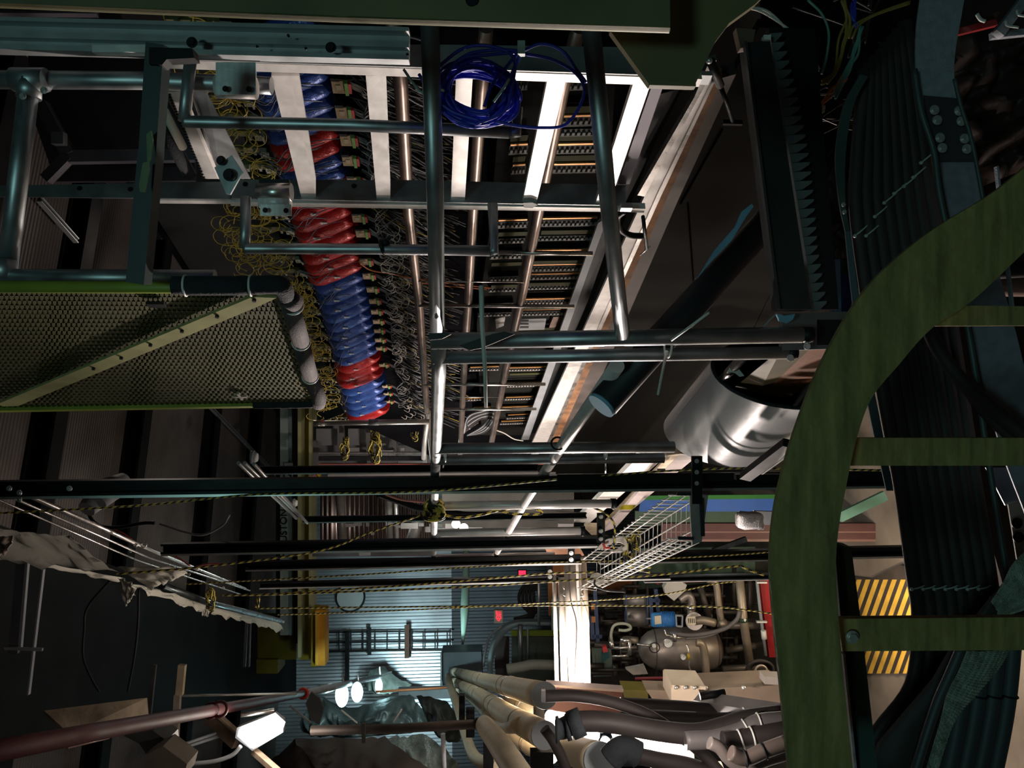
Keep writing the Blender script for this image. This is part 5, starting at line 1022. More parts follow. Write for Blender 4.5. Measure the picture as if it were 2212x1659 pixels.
MB().tube([W(x, 1339, 11.6) for x in (1407, 1412, 1448, 1456, 1458)], [x/F*TM for x in (13, 15, 15, 13, 9)], 18).obj('casing', mat('motor_blue', (.06, .26, .62), 0, .45, .1, 6), bm)
mb = MB()
for k in range(9): mb.tube([W(1428+k*3.4, 1338, 11.6), W(1429.4+k*3.4, 1338, 11.6)], 16.3/F*TM, 18)
mb.obj('cooling_ribs', mat('rib_blue', (.03, .18, .50), 0, .45, .1, 6), bm)
MB().prism([W(x, y, 11.46) for x, y in ((1414, 1331), (1428, 1330), (1429, 1347), (1415, 1349))], fw*.02).obj('nameplate', mat('cream_plate', (.62, .55, .42), 0, .6, .1, 9), bm)
MB().bar(W(1396, 1336, 11.6), W(1408, 1336, 11.6), .02, .02, fw).obj('shaft', STEEL, bm)
cp_ = thing('shaft_coupling', W(1467, 1341, 11.6), 'grey square coupling frame between the blue motor and the valve wheel', 'coupling')
for a, b in (((1460, 1329), (1474, 1330)), ((1474, 1330), (1473, 1353)), ((1473, 1353), (1461, 1352)), ((1461, 1352), (1460, 1329))): MB().bar(W(*a, 11.5), W(*b, 11.5), .02, .04, fw).obj('frame', GREYPL, cp_)
pv = thing('pump_head', W(1498, 1340, 11.5), 'round steel pump head with a slotted tag and ribbed elbow', 'pump')
MB().tube([W(1500, 1342, 11.7), W(1500, 1342, 11.5)], [.125, .125], 26).obj('flange', TANKM, pv); MB().tube(spl([W(x, y, 11.45) for x, y in ((1500, 1342), (1518, 1340), (1545, 1346))], 4), .058, 14).obj('elbow', PST, pv)
MB().prism([W(x, y, 11.3) for x, y in ((1484, 1333), (1502, 1331), (1503, 1349), (1486, 1350))], fw*.02).obj('tag', mat('cream_plate', (1, 1, 1)), pv)
for k in range(4): MB().bar(W(1487+k*4, 1336, 11.28), W(1488+k*4, 1346, 11.28), .008, .005, fw).obj('slot', BLACK, pv)
el = thing('bent_pipe', W(1490, 1310, 11.8), 'short grey elbow above the pump head', 'pipe'); MB().tube(spl([W(x, y, 11.8) for x, y in ((1468, 1296), (1486, 1286), (1494, 1300), (1492, 1330))], 5), .058, 16).obj('pipe', TANKM, el); MB().tube([W(1492, 1308, 11.8), W(1492, 1316, 11.8)], .075, 16).obj('clamp', STEEL, el)
fn = thing('white_funnel', W(1460, 1285, 11.6), 'pale faceted plastic funnel above the machinery', 'funnel'); MB().prism([W(x, y, 11.6) for x, y in ((1442, 1256), (1470, 1255), (1484, 1264), (1478, 1278), (1456, 1298), (1438, 1284), (1434, 1270))], fw*.15).obj('body', mat('pale_polythene', (.48, .47, .42), 0, .5, .08, 4), fn)
bf2 = thing('blue_frame', W(1410, 1330, 12), 'dark blue steel frame around the left part of the machinery', 'frame')
BFm = mat('navy_frame_paint', (.035, .06, .13), 0, .5, .15, 4)
for a, b in (((1404, 1290), (1408, 1330)), ((1416, 1272), (1422, 1325)), ((1402, 1296), (1425, 1296)), ((1285, 1276), (1291, 1385)), ((1278, 1330), (1280, 1380)), ((1280, 1374), (1300, 1374)), ((1276, 1300), (1292, 1298))): MB().bar(W(*a, 12.2), W(*b, 12.2), .055, .06, fw).obj('member', BFm, bf2)
for x, y in ((1281, 1310), (1282, 1338)): MB().box(W(x, y, 12.1), up*.03, sd*.045, fw*.01).obj('orange_block', MBROWN, bf2)
hx = thing('heat_exchanger', W(1370, 1320, 12.2), 'pale grey cylindrical vessel beside the blue motor', 'vessel'); MB().tube([W(x, 1332, 12.4) for x in (1350, 1354, 1396, 1400)], [.08, .15, .15, .1], 22).obj('shell', TANKM, hx); MB().tube([W(1348, 1298, 12.3), W(1402, 1296, 12.3)], .09, 18).obj('upper_tube', mat('dull_zinc', (.26, .25, .24), .5, .5, .2, 4), hx)
for x in (1352, 1398): MB().bar(W(x, 1284, 12.2), W(x, 1345, 12.2), .02, .06, fw).obj('end_plate', BFm, hx)
hh = thing('clear_hose', W(1335, 1370, 11.6), 'pale green curled hose left of the pressure tank', 'hose'); mt([(1322, 1388), (1320, 1370), (1326, 1352), (1342, 1347), (1358, 1350), (1362, 1358), (1350, 1362), (1336, 1361)], .022, mat('clear_green_hose', (.34, .36, .28), 0, .4, .1, 4), 'hose', hh, 11.6, 8)
for L, r, l in (([(1446, 1368), (1500, 1372), (1560, 1360), (1590, 1340), (1598, 1320)], .030, 'thick grey hose looping above the tank'), ([(1480, 1380), (1530, 1374), (1575, 1352), (1598, 1330)], .018, 'thinner grey hose under the thick one')):
    one(MB().tube(spl([W(x, y, 11.3) for x, y in L]), r, 10), 'grey_hose', mat('graphite_hose', (.12, .11, .11), 0, .5, .15, 4), l, 'hose')
rg = thing('hose_reel', W(1640, 1450, 10.5), 'black coiled hose with a pale ring in front of the red panel', 'hose reel')
for k in range(6): MB().tube(spl([W(1642+15*1.9*math.cos(a+.2*k)*(1-.04*k), 1447+20*math.sin(a+.2*k)*(1-.05*k), 10.4+.03*k) for a in [j*math.pi/6+2.2 for j in range(9)]]), .022, 8).obj('hose_turn', CABLE, rg)
MB().ring(W(1644, 1450, 10.2), fw, .075, .014, 24, 8).obj('pale_ring', mat('tan_ring', (.42, .36, .30), .3, .4, .1, 4), rg)
vg = thing('valve_manifold', W(1340, 1410, 11.6), 'small steel valves and fittings on the left end of the tank', 'valve')
for L, r in (([(1318, 1400), (1376, 1398)], .022), ([(1360, 1385), (1360, 1415)], .03), ([(1322, 1418), (1358, 1416)], .018), ([(1320, 1385), (1322, 1400)], .035), ([(1340, 1383), (1362, 1384)], .03)): MB().tube([W(*p, 11.5) for p in L], r, 10).obj('fitting', STEEL, vg)
MB().prism([W(x, y, 11.5) for x, y in ((1301, 1398), (1310, 1396), (1314, 1408), (1303, 1410))], fw*.08).obj('red_handle', mat('red_handle', (.40, .03, .03), 0, .5, .1, 9), vg)
vl = thing('valve_manifold', W(1458, 1375, 11.3), 'bright valve fitting on top of the pressure tank', 'valve')
for L, r in (([(1436, 1360), (1438, 1372), (1452, 1374)], .016), ([(1457, 1368), (1458, 1386)], .026), ([(1448, 1376), (1474, 1378)], .016), ([(1484, 1392), (1488, 1412), (1488, 1440), (1494, 1456), (1512, 1460)], .014)): MB().tube([W(*p, 11.25) for p in L], r, 10).obj('fitting', STEEL, vl)
MB().tube([W(1487, 1412, 11.2), W(1488, 1424, 11.2)], .022, 10).obj('brass_valve', YELLOW, vl)
cw = thing('valve_wheel', W(1413, 1396, 11.4), 'thin black hand wheel with a white hub at the left end of the tank', 'valve wheel'); MB().ring(W(1414, 1399, 11.4), fw, .072, .007, 24, 6).obj('rim', BLACK, cw); MB().disc(W(1413, 1395, 11.35), fw, .028, .02).obj('hub', WHITEPL, cw)
MB().tube([W(1408, 1395, 11.38), W(1376, 1392, 11.38)], .016, 8).obj('stem', STEEL, cw)
one(MB().tube([W(1372, 1466, 11.2), W(1540, 1462, 11.2)], .022, 10), 'red_pipe', mat('dull_red_pipe', (.26, .035, .04), .1, .45, .1, 4), 'thin dull red pipe below the pressure tank', 'pipe')
one(MB().tube([W(1420, 1262, 12), W(1423, 1256, 12), W(1520, 1254, 12)], .03, 8), 'red_pipe', mat('dull_red_pipe', (1, 1, 1)), 'short dull red pipe above the blue frame', 'pipe')
card([(1278, 1400), (1320, 1400), (1325, 1460), (1282, 1462)], 13, mat('mint_machine_panel', (.20, .27, .22), 0, .6, .15, 2), 'wall_panel', 'mint grey machine panel left of the tank', 'panel')
card([(1300, 1412), (1310, 1392), (1318, 1420), (1300, 1432)], 12.8, mat('teal_machine_panel', (.04, .16, .17), 0, .6, .15, 2), 'wall_panel', 'small teal panel left of the tank fittings', 'panel')
for L, r, l in (([(1560, 1350), (1660, 1352)], .06, 'horizontal pale pipe right of the pump head'), ([(1560, 1445), (1650, 1440)], .05, 'dim pipe under the right end of the tank'), ([(1567, 1405), (1610, 1398), (1650, 1392)], .05, 'dim fitting pipe right of the tank'), ([(1440, 1250), (1560, 1248), (1640, 1244)], .06, 'dim pipe along the top of the machinery')): one(MB().tube([W(*p, 12.4) for p in L], r, 12), 'machine_pipe', mat('dim_stained_pipe', (.20, .17, .14), .5, .5, .25, 3), l, 'pipe')
# small dim fittings filling the bay
mb = MB()
for k in range(150):
    x, y = RND.uniform(1280, 1625), RND.uniform(1262, 1460); p = W(x, y, RND.uniform(12.6, 13.4)); d = [up, sd][RND.random() < .5]*RND.uniform(.05, .35)
    mb.tube([p-d, p+d], RND.uniform(.012, .05), 8)
one(mb, 'small_fittings', mat('dim_fitting_steel', (.11, .095, .08), .6, .5, .4, 2), 'jumble of small dim pipes and fittings behind the tank', 'fittings', None, 'stuff')
# tan housings and black hoses below the machinery
hb = thing('tan_housing', W(1480, 1500, 9), 'cream lit housing box with bolts on its lid, below the machinery', 'housing')
MB().prism([W(x, y, 9) for x, y in ((1450, 1482), (1500, 1484), (1510, 1492), (1512, 1522), (1450, 1518))], fw*.5).obj('box', mat('cream_housing', (.62, .52, .40), 0, .55, .1, 4), hb); MB().prism([W(x, y, 8.95) for x, y in ((1452, 1480), (1524, 1483), (1524, 1490), (1452, 1487))], fw*.5).obj('lid', mat('cream_housing', (1, 1, 1)), hb)
for x in (1457, 1477, 1497): MB().tube([W(x, 1485, 8.9), W(x+6, 1486, 8.9)], .018, 8).obj('bolt', CHROME, hb)
th_ = thing('tan_housing', W(1620, 1500, 9.5), 'long dim tan housing with three bolts reaching the curved ladder', 'housing'); MB().prism([W(x, y, 9.3) for x, y in ((1512, 1488), (1690, 1480), (1700, 1520), (1560, 1506), (1515, 1520))], fw*.5).obj('body', mat('dim_tan_housing', (.26, .20, .15), 0, .6, .15, 3), th_)
for x in (1524, 1606): MB().ball(W(x, 1486, 9.1), .028).obj('bolt', CHROME, th_)
MB().prism([W(x, y, 9.2) for x, y in ((1652, 1462), (1690, 1464), (1690, 1480), (1652, 1478))], fw*.2).obj('raised_plate', mat('grey_tan_plate', (.34, .31, .28), 0, .6, .1, 3), th_)
card([(1395, 1490), (1450, 1492), (1448, 1516), (1412, 1514)], 9.4, mat('dim_tan_housing', (1, 1, 1)), 'tan_box', 'small tan box left of the cream housing', 'box', .3)
card([(1345, 1490), (1400, 1492), (1400, 1512), (1350, 1512)], 9.8, mat('dark_olive_yellow', (.14, .12, .02), 0, .6, .2, 3), 'olive_box', 'dim olive yellow box under the machinery', 'box', .3)
gw = thing('grey_duct', W(1640, 1530, 6), 'grey metal duct sloping down to the curved ladder', 'duct'); MB().bar(W(1514, 1514, 6.2), W(1720, 1548, 5.2), .10, .10, fw).obj('duct', mat('grey_duct_steel', (.22, .22, .24), .4, .5, .15, 4), gw); MB().tube([W(1512, 1504, 6), W(1566, 1496, 6)], .03, 10).obj('black_strap', BLACK, gw)
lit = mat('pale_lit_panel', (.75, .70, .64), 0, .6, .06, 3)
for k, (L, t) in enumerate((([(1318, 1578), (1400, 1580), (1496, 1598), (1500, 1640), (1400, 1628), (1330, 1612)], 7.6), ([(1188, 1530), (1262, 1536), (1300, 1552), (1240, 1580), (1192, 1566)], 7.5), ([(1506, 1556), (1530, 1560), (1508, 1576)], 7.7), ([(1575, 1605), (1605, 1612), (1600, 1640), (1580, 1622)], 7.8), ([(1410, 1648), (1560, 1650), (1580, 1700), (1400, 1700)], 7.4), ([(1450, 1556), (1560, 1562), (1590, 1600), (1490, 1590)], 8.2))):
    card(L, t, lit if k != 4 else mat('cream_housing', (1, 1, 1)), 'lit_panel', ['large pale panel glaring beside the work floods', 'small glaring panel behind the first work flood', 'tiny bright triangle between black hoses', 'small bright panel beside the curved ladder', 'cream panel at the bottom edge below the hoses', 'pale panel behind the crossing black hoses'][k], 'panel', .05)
# maroon boxes
for L, t, l in (([(1186, 1478), (1345, 1490), (1345, 1508), (1200, 1504)], 6.66, 'dark maroon beam end above the first flood lamp'), ([(1170, 1512), (1340, 1522), (1342, 1550), (1260, 1546), (1180, 1532)], 6.62, 'dark maroon box below the crossing black hose')):
    card(L, t, MAROON, 'maroon_box', l, 'box', .08)
one(MB().bar(W(1180, 1476, 6.64), W(1345, 1488, 6.64), .02, .1, fw), 'pale_rail', mat('pinkish_steel', (1, 1, 1)), 'pale edge rail on top of the maroon beam', 'rail')
# ---------------------------------------------------------------- stack of beige jacketed pipes
def jp(L, r0, r1, t0, t1, label, cap=None, bands=(), ntie=3):
    n = len(L); 
    ks = [i/(n-1) for i in range(n)]
    P = [W(x, y, 1/((1-k)/t0+k/t1)) for (x, y), k in zip(L, ks)]
    t = thing('jacketed_pipe', P[-1], label, 'pipe', None)
    Q = spl(P, 5); m = len(Q)
    MB().tube(Q, [r0+(r1-r0)*i/(m-1) for i in range(m)], 24).obj('jacket', BEIGE, t)
    for b in bands:
        i = min(m-2, int(b*(m-1))); f = b*(m-1)-i; p = Q[i]*(1-f)+Q[i+1]*f; rr = r0+(r1-r0)*b
        MB().tube([p, p+(Q[i+1]-Q[i]).normalized()*.018], rr*1.03, 24).obj('band', mat('dark_band', (.10, .07, .04), 0, .5, .1, 9), t)
    for b in [x+.06 for x in bands][:ntie]:
        i = min(m-2, int(b*(m-1))); f = b*(m-1)-i; p = Q[i]*(1-f)+Q[i+1]*f; rr = r0+(r1-r0)*b
        MB().ring(p, Q[i+1]-Q[i], rr*1.01, .005, 24, 5).box(p-fw*rr+sd*0, up*.012, sd*.02, fw*.012).obj('buckle_clamp', STEEL, t)
    if cap:
        d = (Q[-1]-Q[-2]).normalized(); MB().tube([Q[-1], Q[-1]+d*.02], [r1*1.0, r1*.98], 28).obj('end_cap', mat('blue_grey_cap', (.30, .34, .36), 0, .55, .05, 9), t)
    return t
jp([(977, 1449), (1040, 1468), (1100, 1483), (1176, 1502)], .082, .098, 17, 5.9, 'upper beige pipe of the stack, ending in a round blue grey cap', 1, (.12, .30, .62), 3)
jp([(978, 1470), (1030, 1498), (1090, 1540), (1176, 1588)], .082, .100, 17, 5.7, 'middle beige pipe of the stack, its cap pierced by a black pipe', 1, (.12, .3, .52, .8), 3)
jp([(981, 1482), (1020, 1514), (1056, 1550), (1084, 1568), (1124, 1566)], .045, .062, 17, 6.2, 'slim beige pipe that bends sideways under the middle one', None, (.4,), 1)
jp([(1046, 1566), (1080, 1610), (1150, 1720)], .075, .085, 6.6, 4.6, 'fat beige pipe leaving the stack towards the bottom edge')
jp([(1100, 1500), (1150, 1545), (1210, 1610)], .08, .085, 9, 6.6, 'beige pipe seen between the two capped ones', None, (.3,), 1)
jp([(1105, 1585), (1150, 1610), (1185, 1625)], .09, .1, 8, 6.8, 'shadowed beige pipe behind the black post', None, (.4,), 1)
jp([(1205, 1600), (1250, 1625), (1296, 1642)], .10, .115, 6.2, 5.2, 'beige pipe with a dark cap at the bottom, below the flood lamp', 1)
jp([(968, 1460), (972, 1480), (990, 1530), (1010, 1600), (1030, 1640), (1080, 1655)], .055, .08, 15, 9, 'grey beige curved drain pipe left of the stack', None, ())
gv = mat('greenish_pipe', (.40, .42, .36), 0, .55, .1, 4)
one(MB().tube(spl([W(x, y, 14) for x, y in ((1095, 1446), (1130, 1440), (1150, 1436), (1200, 1437))]), .09, 14), 'far_pipe', gv, 'pale green pipe lying below the lower exit sign', 'pipe')
for x, y0, y1, w, l in ((1164, 1520, 1560, 24, 'black steel post between the two pipe caps'), (1170, 1620, 1720, 50, 'black steel post under the middle pipe cap'), (1055, 1590, 1720, 22, 'thin black post behind the fat beige pipe'), (1016, 1530, 1590, 18, 'dark post left of the pipe stack'), (998, 1500, 1560, 12, 'narrow dark post at the far end of the pipe stack')):
    t = 5.9 if y0 > 1600 else 6.4 if x > 1100 else 9; one(MB().bar(W(x, y0, t), W(x, y1, t), w/F*t, .08, fw), 'steel_post', BLACKM, l, 'post')
def hose(L, r, l, t, m=None, nm='black_hose', rings=()):
    h = thing(nm, W(*L[0], t), l, 'hose'); P = spl([W(x, y, t) for x, y in L], 6); MB().tube(P, r, 14).obj('hose', m or CABLE, h)
    for k in rings: MB().ring(P[k], P[k+1]-P[k], r*1.06, .006, 16, 5).obj('tie', WHITEPL if r > .05 and t < 5.5 else BLACK, h)
    return h
h = hose([(1172, 1504), (1240, 1503), (1320, 1516), (1400, 1545), (1470, 1590), (1530, 1640), (1580, 1700)], .036, 'long black hose leaving the upper pipe cap and diving to the bottom edge', 4.9)
MB().box(W(1174, 1503, 4.88), up*.012, sd*.035, fw*.02).obj('end_bracket', STEEL, h)
hose([(1176, 1574), (1195, 1600), (1215, 1640), (1232, 1690)], .034, 'black pipe leaving the middle pipe cap downwards', 5.1)
h = hose([(1200, 1574), (1215, 1574), (1232, 1566), (1262, 1558), (1330, 1562), (1420, 1578), (1500, 1585), (1560, 1572), (1610, 1556), (1690, 1545)], .060, 'thick black hose with a ribbed coupling running right to the ladder', 4.7)
MB().tube([W(x, y, 4.68) for x, y in ((1200, 1576), (1206, 1576), (1207, 1576), (1222, 1572), (1223, 1572), (1230, 1570))], [.075, .075, .055, .055, .075, .075], 18).obj('coupling', RUBBER, h); MB().tube([W(1232, 1568, 4.68), W(1258, 1558, 4.68)], .082, 18).obj('sleeve', RUBBER, h)
h = hose([(1330, 1618), (1360, 1628), (1420, 1642), (1490, 1655), (1560, 1680)], .050, 'black hose with a fat elbow along the bottom edge', 4.9)
MB().tube(spl([W(x, y, 4.9) for x, y in ((1318, 1640), (1334, 1624), (1352, 1618), (1378, 1630))]), .080, 18).obj('elbow', RUBBER, h)
hose([(1340, 1518), (1420, 1522), (1540, 1530), (1620, 1536), (1690, 1545)], .040, 'straight black hose under the cream housing', 6.0)
hose([(1380, 1545), (1450, 1548), (1560, 1552), (1620, 1545), (1700, 1540)], .042, 'second black hose running beside the straight one', 5.8)
hose([(1480, 1600), (1540, 1596), (1600, 1580), (1640, 1562), (1700, 1556)], .052, 'grey black hose with white ties, upper of the pair by the ladder', 4.6, mat('graphite_hose', (1, 1, 1)), 'black_hose', (14, 18))
hose([(1560, 1600), (1590, 1600), (1625, 1592), (1700, 1578)], .052, 'grey black hose with white ties, lower of the pair by the ladder', 4.5, None, 'black_hose', (8, 12))
hose([(1532, 1604), (1555, 1616), (1580, 1645), (1610, 1658), (1660, 1640), (1700, 1628)], .034, 'grey hose curling at the bottom beside the curved ladder', 4.3, mat('pale_grey_hose', (.14, .12, .11), 0, .5, .1, 4))
hose([(1578, 1626), (1610, 1638), (1650, 1622), (1700, 1604)], .040, 'short capped brown hose by the curved ladder', 4.2, mat('brown_hose', (.09, .07, .06), 0, .5, .1, 4), 'black_hose', (6, 12))
for k, x in enumerate((1612, 1628, 1660)): one(MB().tube([W(x, 1530, 5.6), W(x+2, 1640, 5.6)], .03, 10), 'steel_rod', GALV, f'blue grey rod between the hoses by the ladder, {["left","middle","right"][k]} of three', 'rod')
# flood lamps: heads
flm = mat('flood_glow', (1, .86, .74), em=16)
for x, y, t, r, l in ((1190, 1547, 7.1, .050, 'glowing work flood lamp between the two pipe caps'), (1276, 1588, 6.95, .080, 'glowing work flood lamp right of the middle pipe cap'), (1308, 1604, 7.0, .045, 'small glowing work flood lamp beside the larger one')):
    f = thing('flood_lamp', W(x, y, t), l, 'lamp'); p = W(x, y, t); MB().tube([p+fw*.02, p+fw*.09], [r*1.05, r*.6], 16).obj('housing', BLACK, f); MB().disc(p+fw*.012, fw, r, .012, 20).obj('glowing_lens', flm, f); MB().bar(p+fw*.06, p+fw*.06-AZ*.2, .02, .02, AX).obj('stand', BLACKM, f)
cym = mat('mercury_glow', (.62, .96, 1), em=12)
for x, y, t, a, b, l in ((738, 1502, 13.2, .105, .20, 'left glowing bluish mercury lamp'), (771, 1496, 13.5, .095, .165, 'right glowing bluish mercury lamp of the pair'), (818, 1482, 15.8, .07, .14, 'smaller glowing bluish lamp nearest the end wall')):
    f = thing('mercury_lamp', W(x, y, t), l, 'lamp'); p = W(x, y, t)
    P = [p+up*(a*math.cos(q))+sd*(b*math.sin(q)) for q in [j*math.pi/12 for j in range(24)]]; MB().prism(P, fw*.02).obj('glowing_lens', cym, f)
    P2 = [p+fw*.03+(q-p)*1.0 for q in P]; mb = MB(); G = [[p+fw*(.03+.22*s)+(q-p)*(1.05-.75*s) for q in P+[P[0]]] for s in (0, .4, 1)]; mb.grid(G).obj('reflector', GREYPL, f)
    MB().tube([p+fw*.2, W(x+2, y-42, t+.2)], .015, 8).obj('hanger', STEEL, f)
cf = thing('ceiling_lamp', W(562, 1581, 6.8), 'glaring rectangular ceiling lamp below the dark red pipe', 'lamp')
lm = mat('ceiling_lamp_glow', (1, .93, .86), em=9)
P = [W(x, y, 6.8) for x, y in ((513, 1590), (516, 1577), (590, 1546), (612, 1566), (608, 1578), (548, 1617), (540, 1615))]
MB().prism(P, fw*.06).obj('diffuser', lm, cf); MB().prism([W(x, y, 6.9) for x, y in ((508, 1594), (512, 1572), (592, 1542), (612, 1556), (612, 1582), (545, 1622))], fw*.06).obj('housing', GREYPL, cf)
MB().tube([W(520, 1545, 6.9), W(592, 1535, 7)], .02, 8).obj('mounting_tube', STEEL, cf); MB().tube(spl([W(x, y, 6.8) for x, y in ((410, 1650), (460, 1645), (500, 1632), (520, 1612))]), .018, 8).obj('lead', GREYPL, cf)
# ---------------------------------------------------------------- left lower corner
rp = thing('sprinkler_pipe', W(640, 1500, 10), 'dark red sprinkler pipe running along the left of the hall', 'pipe')
P = [W(x, y, 3.4*950/(950-x)) for x, y in ((-60, 1632), (200, 1582), (460, 1534), (655, 1498))]
MB().tube(P, .048, 20).obj('pipe', RPIPE, rp); MB().tube([P[-1], W(820, 1462, 16)], [.05, .05], 14).obj('grey_run', GREYPL, rp)
for k in (.62, .645): p = W(455+20*(k > .63), 1535-3*(k > .63), 3.4*950/(950-460)); MB().ring(p, P[2]-P[1], .058, .014, 20, 8).obj('coupling', mat('dark_coupling', (.05, .012, .014), 0, .4, .1, 9), rp)
MB().ring(P[-1], P[3]-P[2], .058, .022, 20, 8).obj('red_collar', mat('bright_red_collar', (.65, .04, .02), 0, .4, .1, 9), rp)
one(MB().tube([W(470, 1540, 7.1), W(600, 1516, 9.4), W(660, 1502, 11.5)], .012, 8), 'thin_rod', CHROME, 'thin bright rod just under the dark red pipe', 'rod')
one(MB().tube([W(385, 1503, 7.4), W(500, 1501, 7.6), W(640, 1499, 8)], .012, 8), 'thin_rod', CHROME, 'thin bright level rod left of the dark red pipe collar', 'rod')
one(MB().tube([W(620, 1503, 12.4), W(700, 1497, 12.9), W(840, 1452, 18)], .018, 8), 'thin_rod', CHROME, 'thin bright rod passing the mercury lamps', 'rod')
one(MB().tube([W(690, 1482, 13), W(790, 1470, 15), W(845, 1452, 18)], .02, 8), 'thin_rod', CHROME, 'upper bright rod passing above the mercury lamps', 'rod')
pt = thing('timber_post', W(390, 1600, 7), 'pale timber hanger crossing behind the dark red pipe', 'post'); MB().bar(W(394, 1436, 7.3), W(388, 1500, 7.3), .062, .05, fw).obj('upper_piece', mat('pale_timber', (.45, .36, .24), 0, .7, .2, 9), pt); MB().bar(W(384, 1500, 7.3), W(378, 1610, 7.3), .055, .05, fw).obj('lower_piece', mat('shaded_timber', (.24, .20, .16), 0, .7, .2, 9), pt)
one(MB().bar(W(335, 1436, 8), W(322, 1560, 8), .03, .03, fw), 'hanger_bar', mat('dim_hanger', (.09, .08, .075), .2, .6, .2, 9), 'dim grey bar left of the pale timber hanger', 'bar')
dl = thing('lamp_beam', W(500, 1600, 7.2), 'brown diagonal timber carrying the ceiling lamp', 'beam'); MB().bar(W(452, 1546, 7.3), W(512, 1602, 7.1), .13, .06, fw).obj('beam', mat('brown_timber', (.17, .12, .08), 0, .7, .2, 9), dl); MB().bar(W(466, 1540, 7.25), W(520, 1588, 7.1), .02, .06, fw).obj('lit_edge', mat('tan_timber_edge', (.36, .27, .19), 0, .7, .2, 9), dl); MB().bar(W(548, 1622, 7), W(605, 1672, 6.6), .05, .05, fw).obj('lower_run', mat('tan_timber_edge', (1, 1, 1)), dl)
for k, (a, b) in enumerate((((370, 1617), (470, 1583)), ((372, 1624), (474, 1590)))): one(MB().tube([W(*a, 7), W(*b, 7.2)], .014, 8), 'grey_conduit', GREYPL, f'thin grey conduit left of the ceiling lamp, {["upper","lower"][k]} of two', 'conduit')
bx = thing('grey_housing', W(350, 1640, 5.5), 'angular grey housing at the bottom edge left of the ceiling lamp', 'housing'); MB().prism([W(x, y, 5.8) for x, y in ((268, 1590), (330, 1578), (360, 1600), (362, 1628), (318, 1632), (300, 1606))], fw*.2).obj('upper_shell', mat('smoky_housing', (.10, .105, .10), .1, .5, .2, 6), bx); MB().prism([W(x, y, 5.6) for x, y in ((312, 1632), (352, 1612), (404, 1650), (396, 1680), (310, 1680))], fw*.2).obj('lower_box', mat('tan_grey_box', (.24, .21, .17), .1, .5, .2, 6), bx)
one(MB().tube([W(145, 1616, 4.5), W(235, 1594, 5)], .007, 6), 'thin_rod', mat('dim_rose_steel', (.30, .20, .18), .5, .5, .1, 9), 'thin dim rod below the dark red pipe, lower left', 'rod')
one(MB().tube([W(60, 1543, 8), W(320, 1539, 8.2)], .012, 6), 'dark_rod', BLACKM, 'thin dark rod across the concrete strip', 'rod')
lc = thing('wall_upright', W(30, 1400, 6), 'pair of grey uprights on the black sheeting, far left', 'post')
for a, b, w, m in (((48, 1205), (30, 1410), .07, mat('blue_grey_upright', (.10, .11, .13), .2, .5, .2, 6)), ((60, 1208), (44, 1400), .02, GREYPL), ((94, 1230), (62, 1500), .012, GREYPL)): MB().bar(W(*a, 6), W(*b, 6), w, .03, fw).obj('upright', m, lc)
MB().bar(W(10, 1400, 5.9), W(92, 1403, 5.9), .02, .02, fw).obj('crossbar', GREYPL, lc)
card([(28, 1418), (60, 1422), (52, 1490), (10, 1500)], 7, mat('dim_block_wall', (.12, .095, .08), 0, .8, .3, 3), 'block_pier', 'dim brown block pier at the far left under the grey uprights', 'pier', .1)
for k, L in enumerate(([(246, 1245), (190, 1310), (182, 1360), (180, 1420), (200, 1470), (215, 1495)], [(300, 1270), (298, 1350), (290, 1420), (276, 1495)])): one(MB().tube(spl([W(x, y, 6.4) for x, y in L]), .010, 6), 'black_cord', BLACK, ['sagging black cord on the black sheeting, left one', 'straighter black cord on the black sheeting'][k], 'cord')
one(MB().bar(W(533, 1345, 12), W(528, 1440, 12), .04, .04, fw).bar(W(541, 1342, 12), W(538, 1440, 12), .02, .04, fw), 'grey_uprights', mat('slate_upright', (.14, .15, .17), .2, .5, .2, 6), 'grey double upright beside the mustard crane truck', 'post')
# paper insulation edge
pp = thing('insulation_paper', W(300, 1280, 7), 'torn pale insulation paper hanging along the ceiling edge', 'insulation')
def flap(L, n=None, z=6.5, amp=.03, m=PAPER, nm='paper_sheet'):
    a, b, c, d = [W(*p) for p in L]; G = []
    for i in range(17):
        r = []
        for j in range(7):
            u, v = i/16, j/6; p = (a*(1-u)+b*u)*(1-v)+(d*(1-u)+c*u)*v; r.append(p+fw*(amp*noise.noise(V((u*6, v*3, z))))+sd*(amp*.5*noise.noise(V((u*9, v*2, z+5)))*v))
        G.append(r)
    return MB().grid(G, th=fw*.004).obj(nm, m, pp)
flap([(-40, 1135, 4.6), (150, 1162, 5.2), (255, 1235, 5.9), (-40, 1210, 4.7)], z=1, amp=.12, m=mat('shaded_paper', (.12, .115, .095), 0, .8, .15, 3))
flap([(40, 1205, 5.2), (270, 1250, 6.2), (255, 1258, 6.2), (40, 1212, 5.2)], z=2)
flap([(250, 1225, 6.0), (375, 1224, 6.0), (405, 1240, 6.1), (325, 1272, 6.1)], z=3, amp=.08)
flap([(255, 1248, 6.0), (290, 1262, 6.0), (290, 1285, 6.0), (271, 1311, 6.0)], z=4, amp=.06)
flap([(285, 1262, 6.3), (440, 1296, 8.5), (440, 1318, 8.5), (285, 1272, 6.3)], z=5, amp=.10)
flap([(380, 1288, 7.6), (520, 1322, 9.8), (520, 1342, 9.8), (385, 1305, 7.6)], z=6, amp=.12, m=mat('lit_paper', (.70, .68, .58), 0, .8, .1, 3))  # lighter copy of the paper, the light put into its colour
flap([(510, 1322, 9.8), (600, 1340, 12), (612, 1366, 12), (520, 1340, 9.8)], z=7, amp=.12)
flap([(436, 1312, 8.4), (452, 1314, 8.4), (450, 1332, 8.4), (436, 1330, 8.4)], z=8, amp=.03, m=MT['lit_paper'])
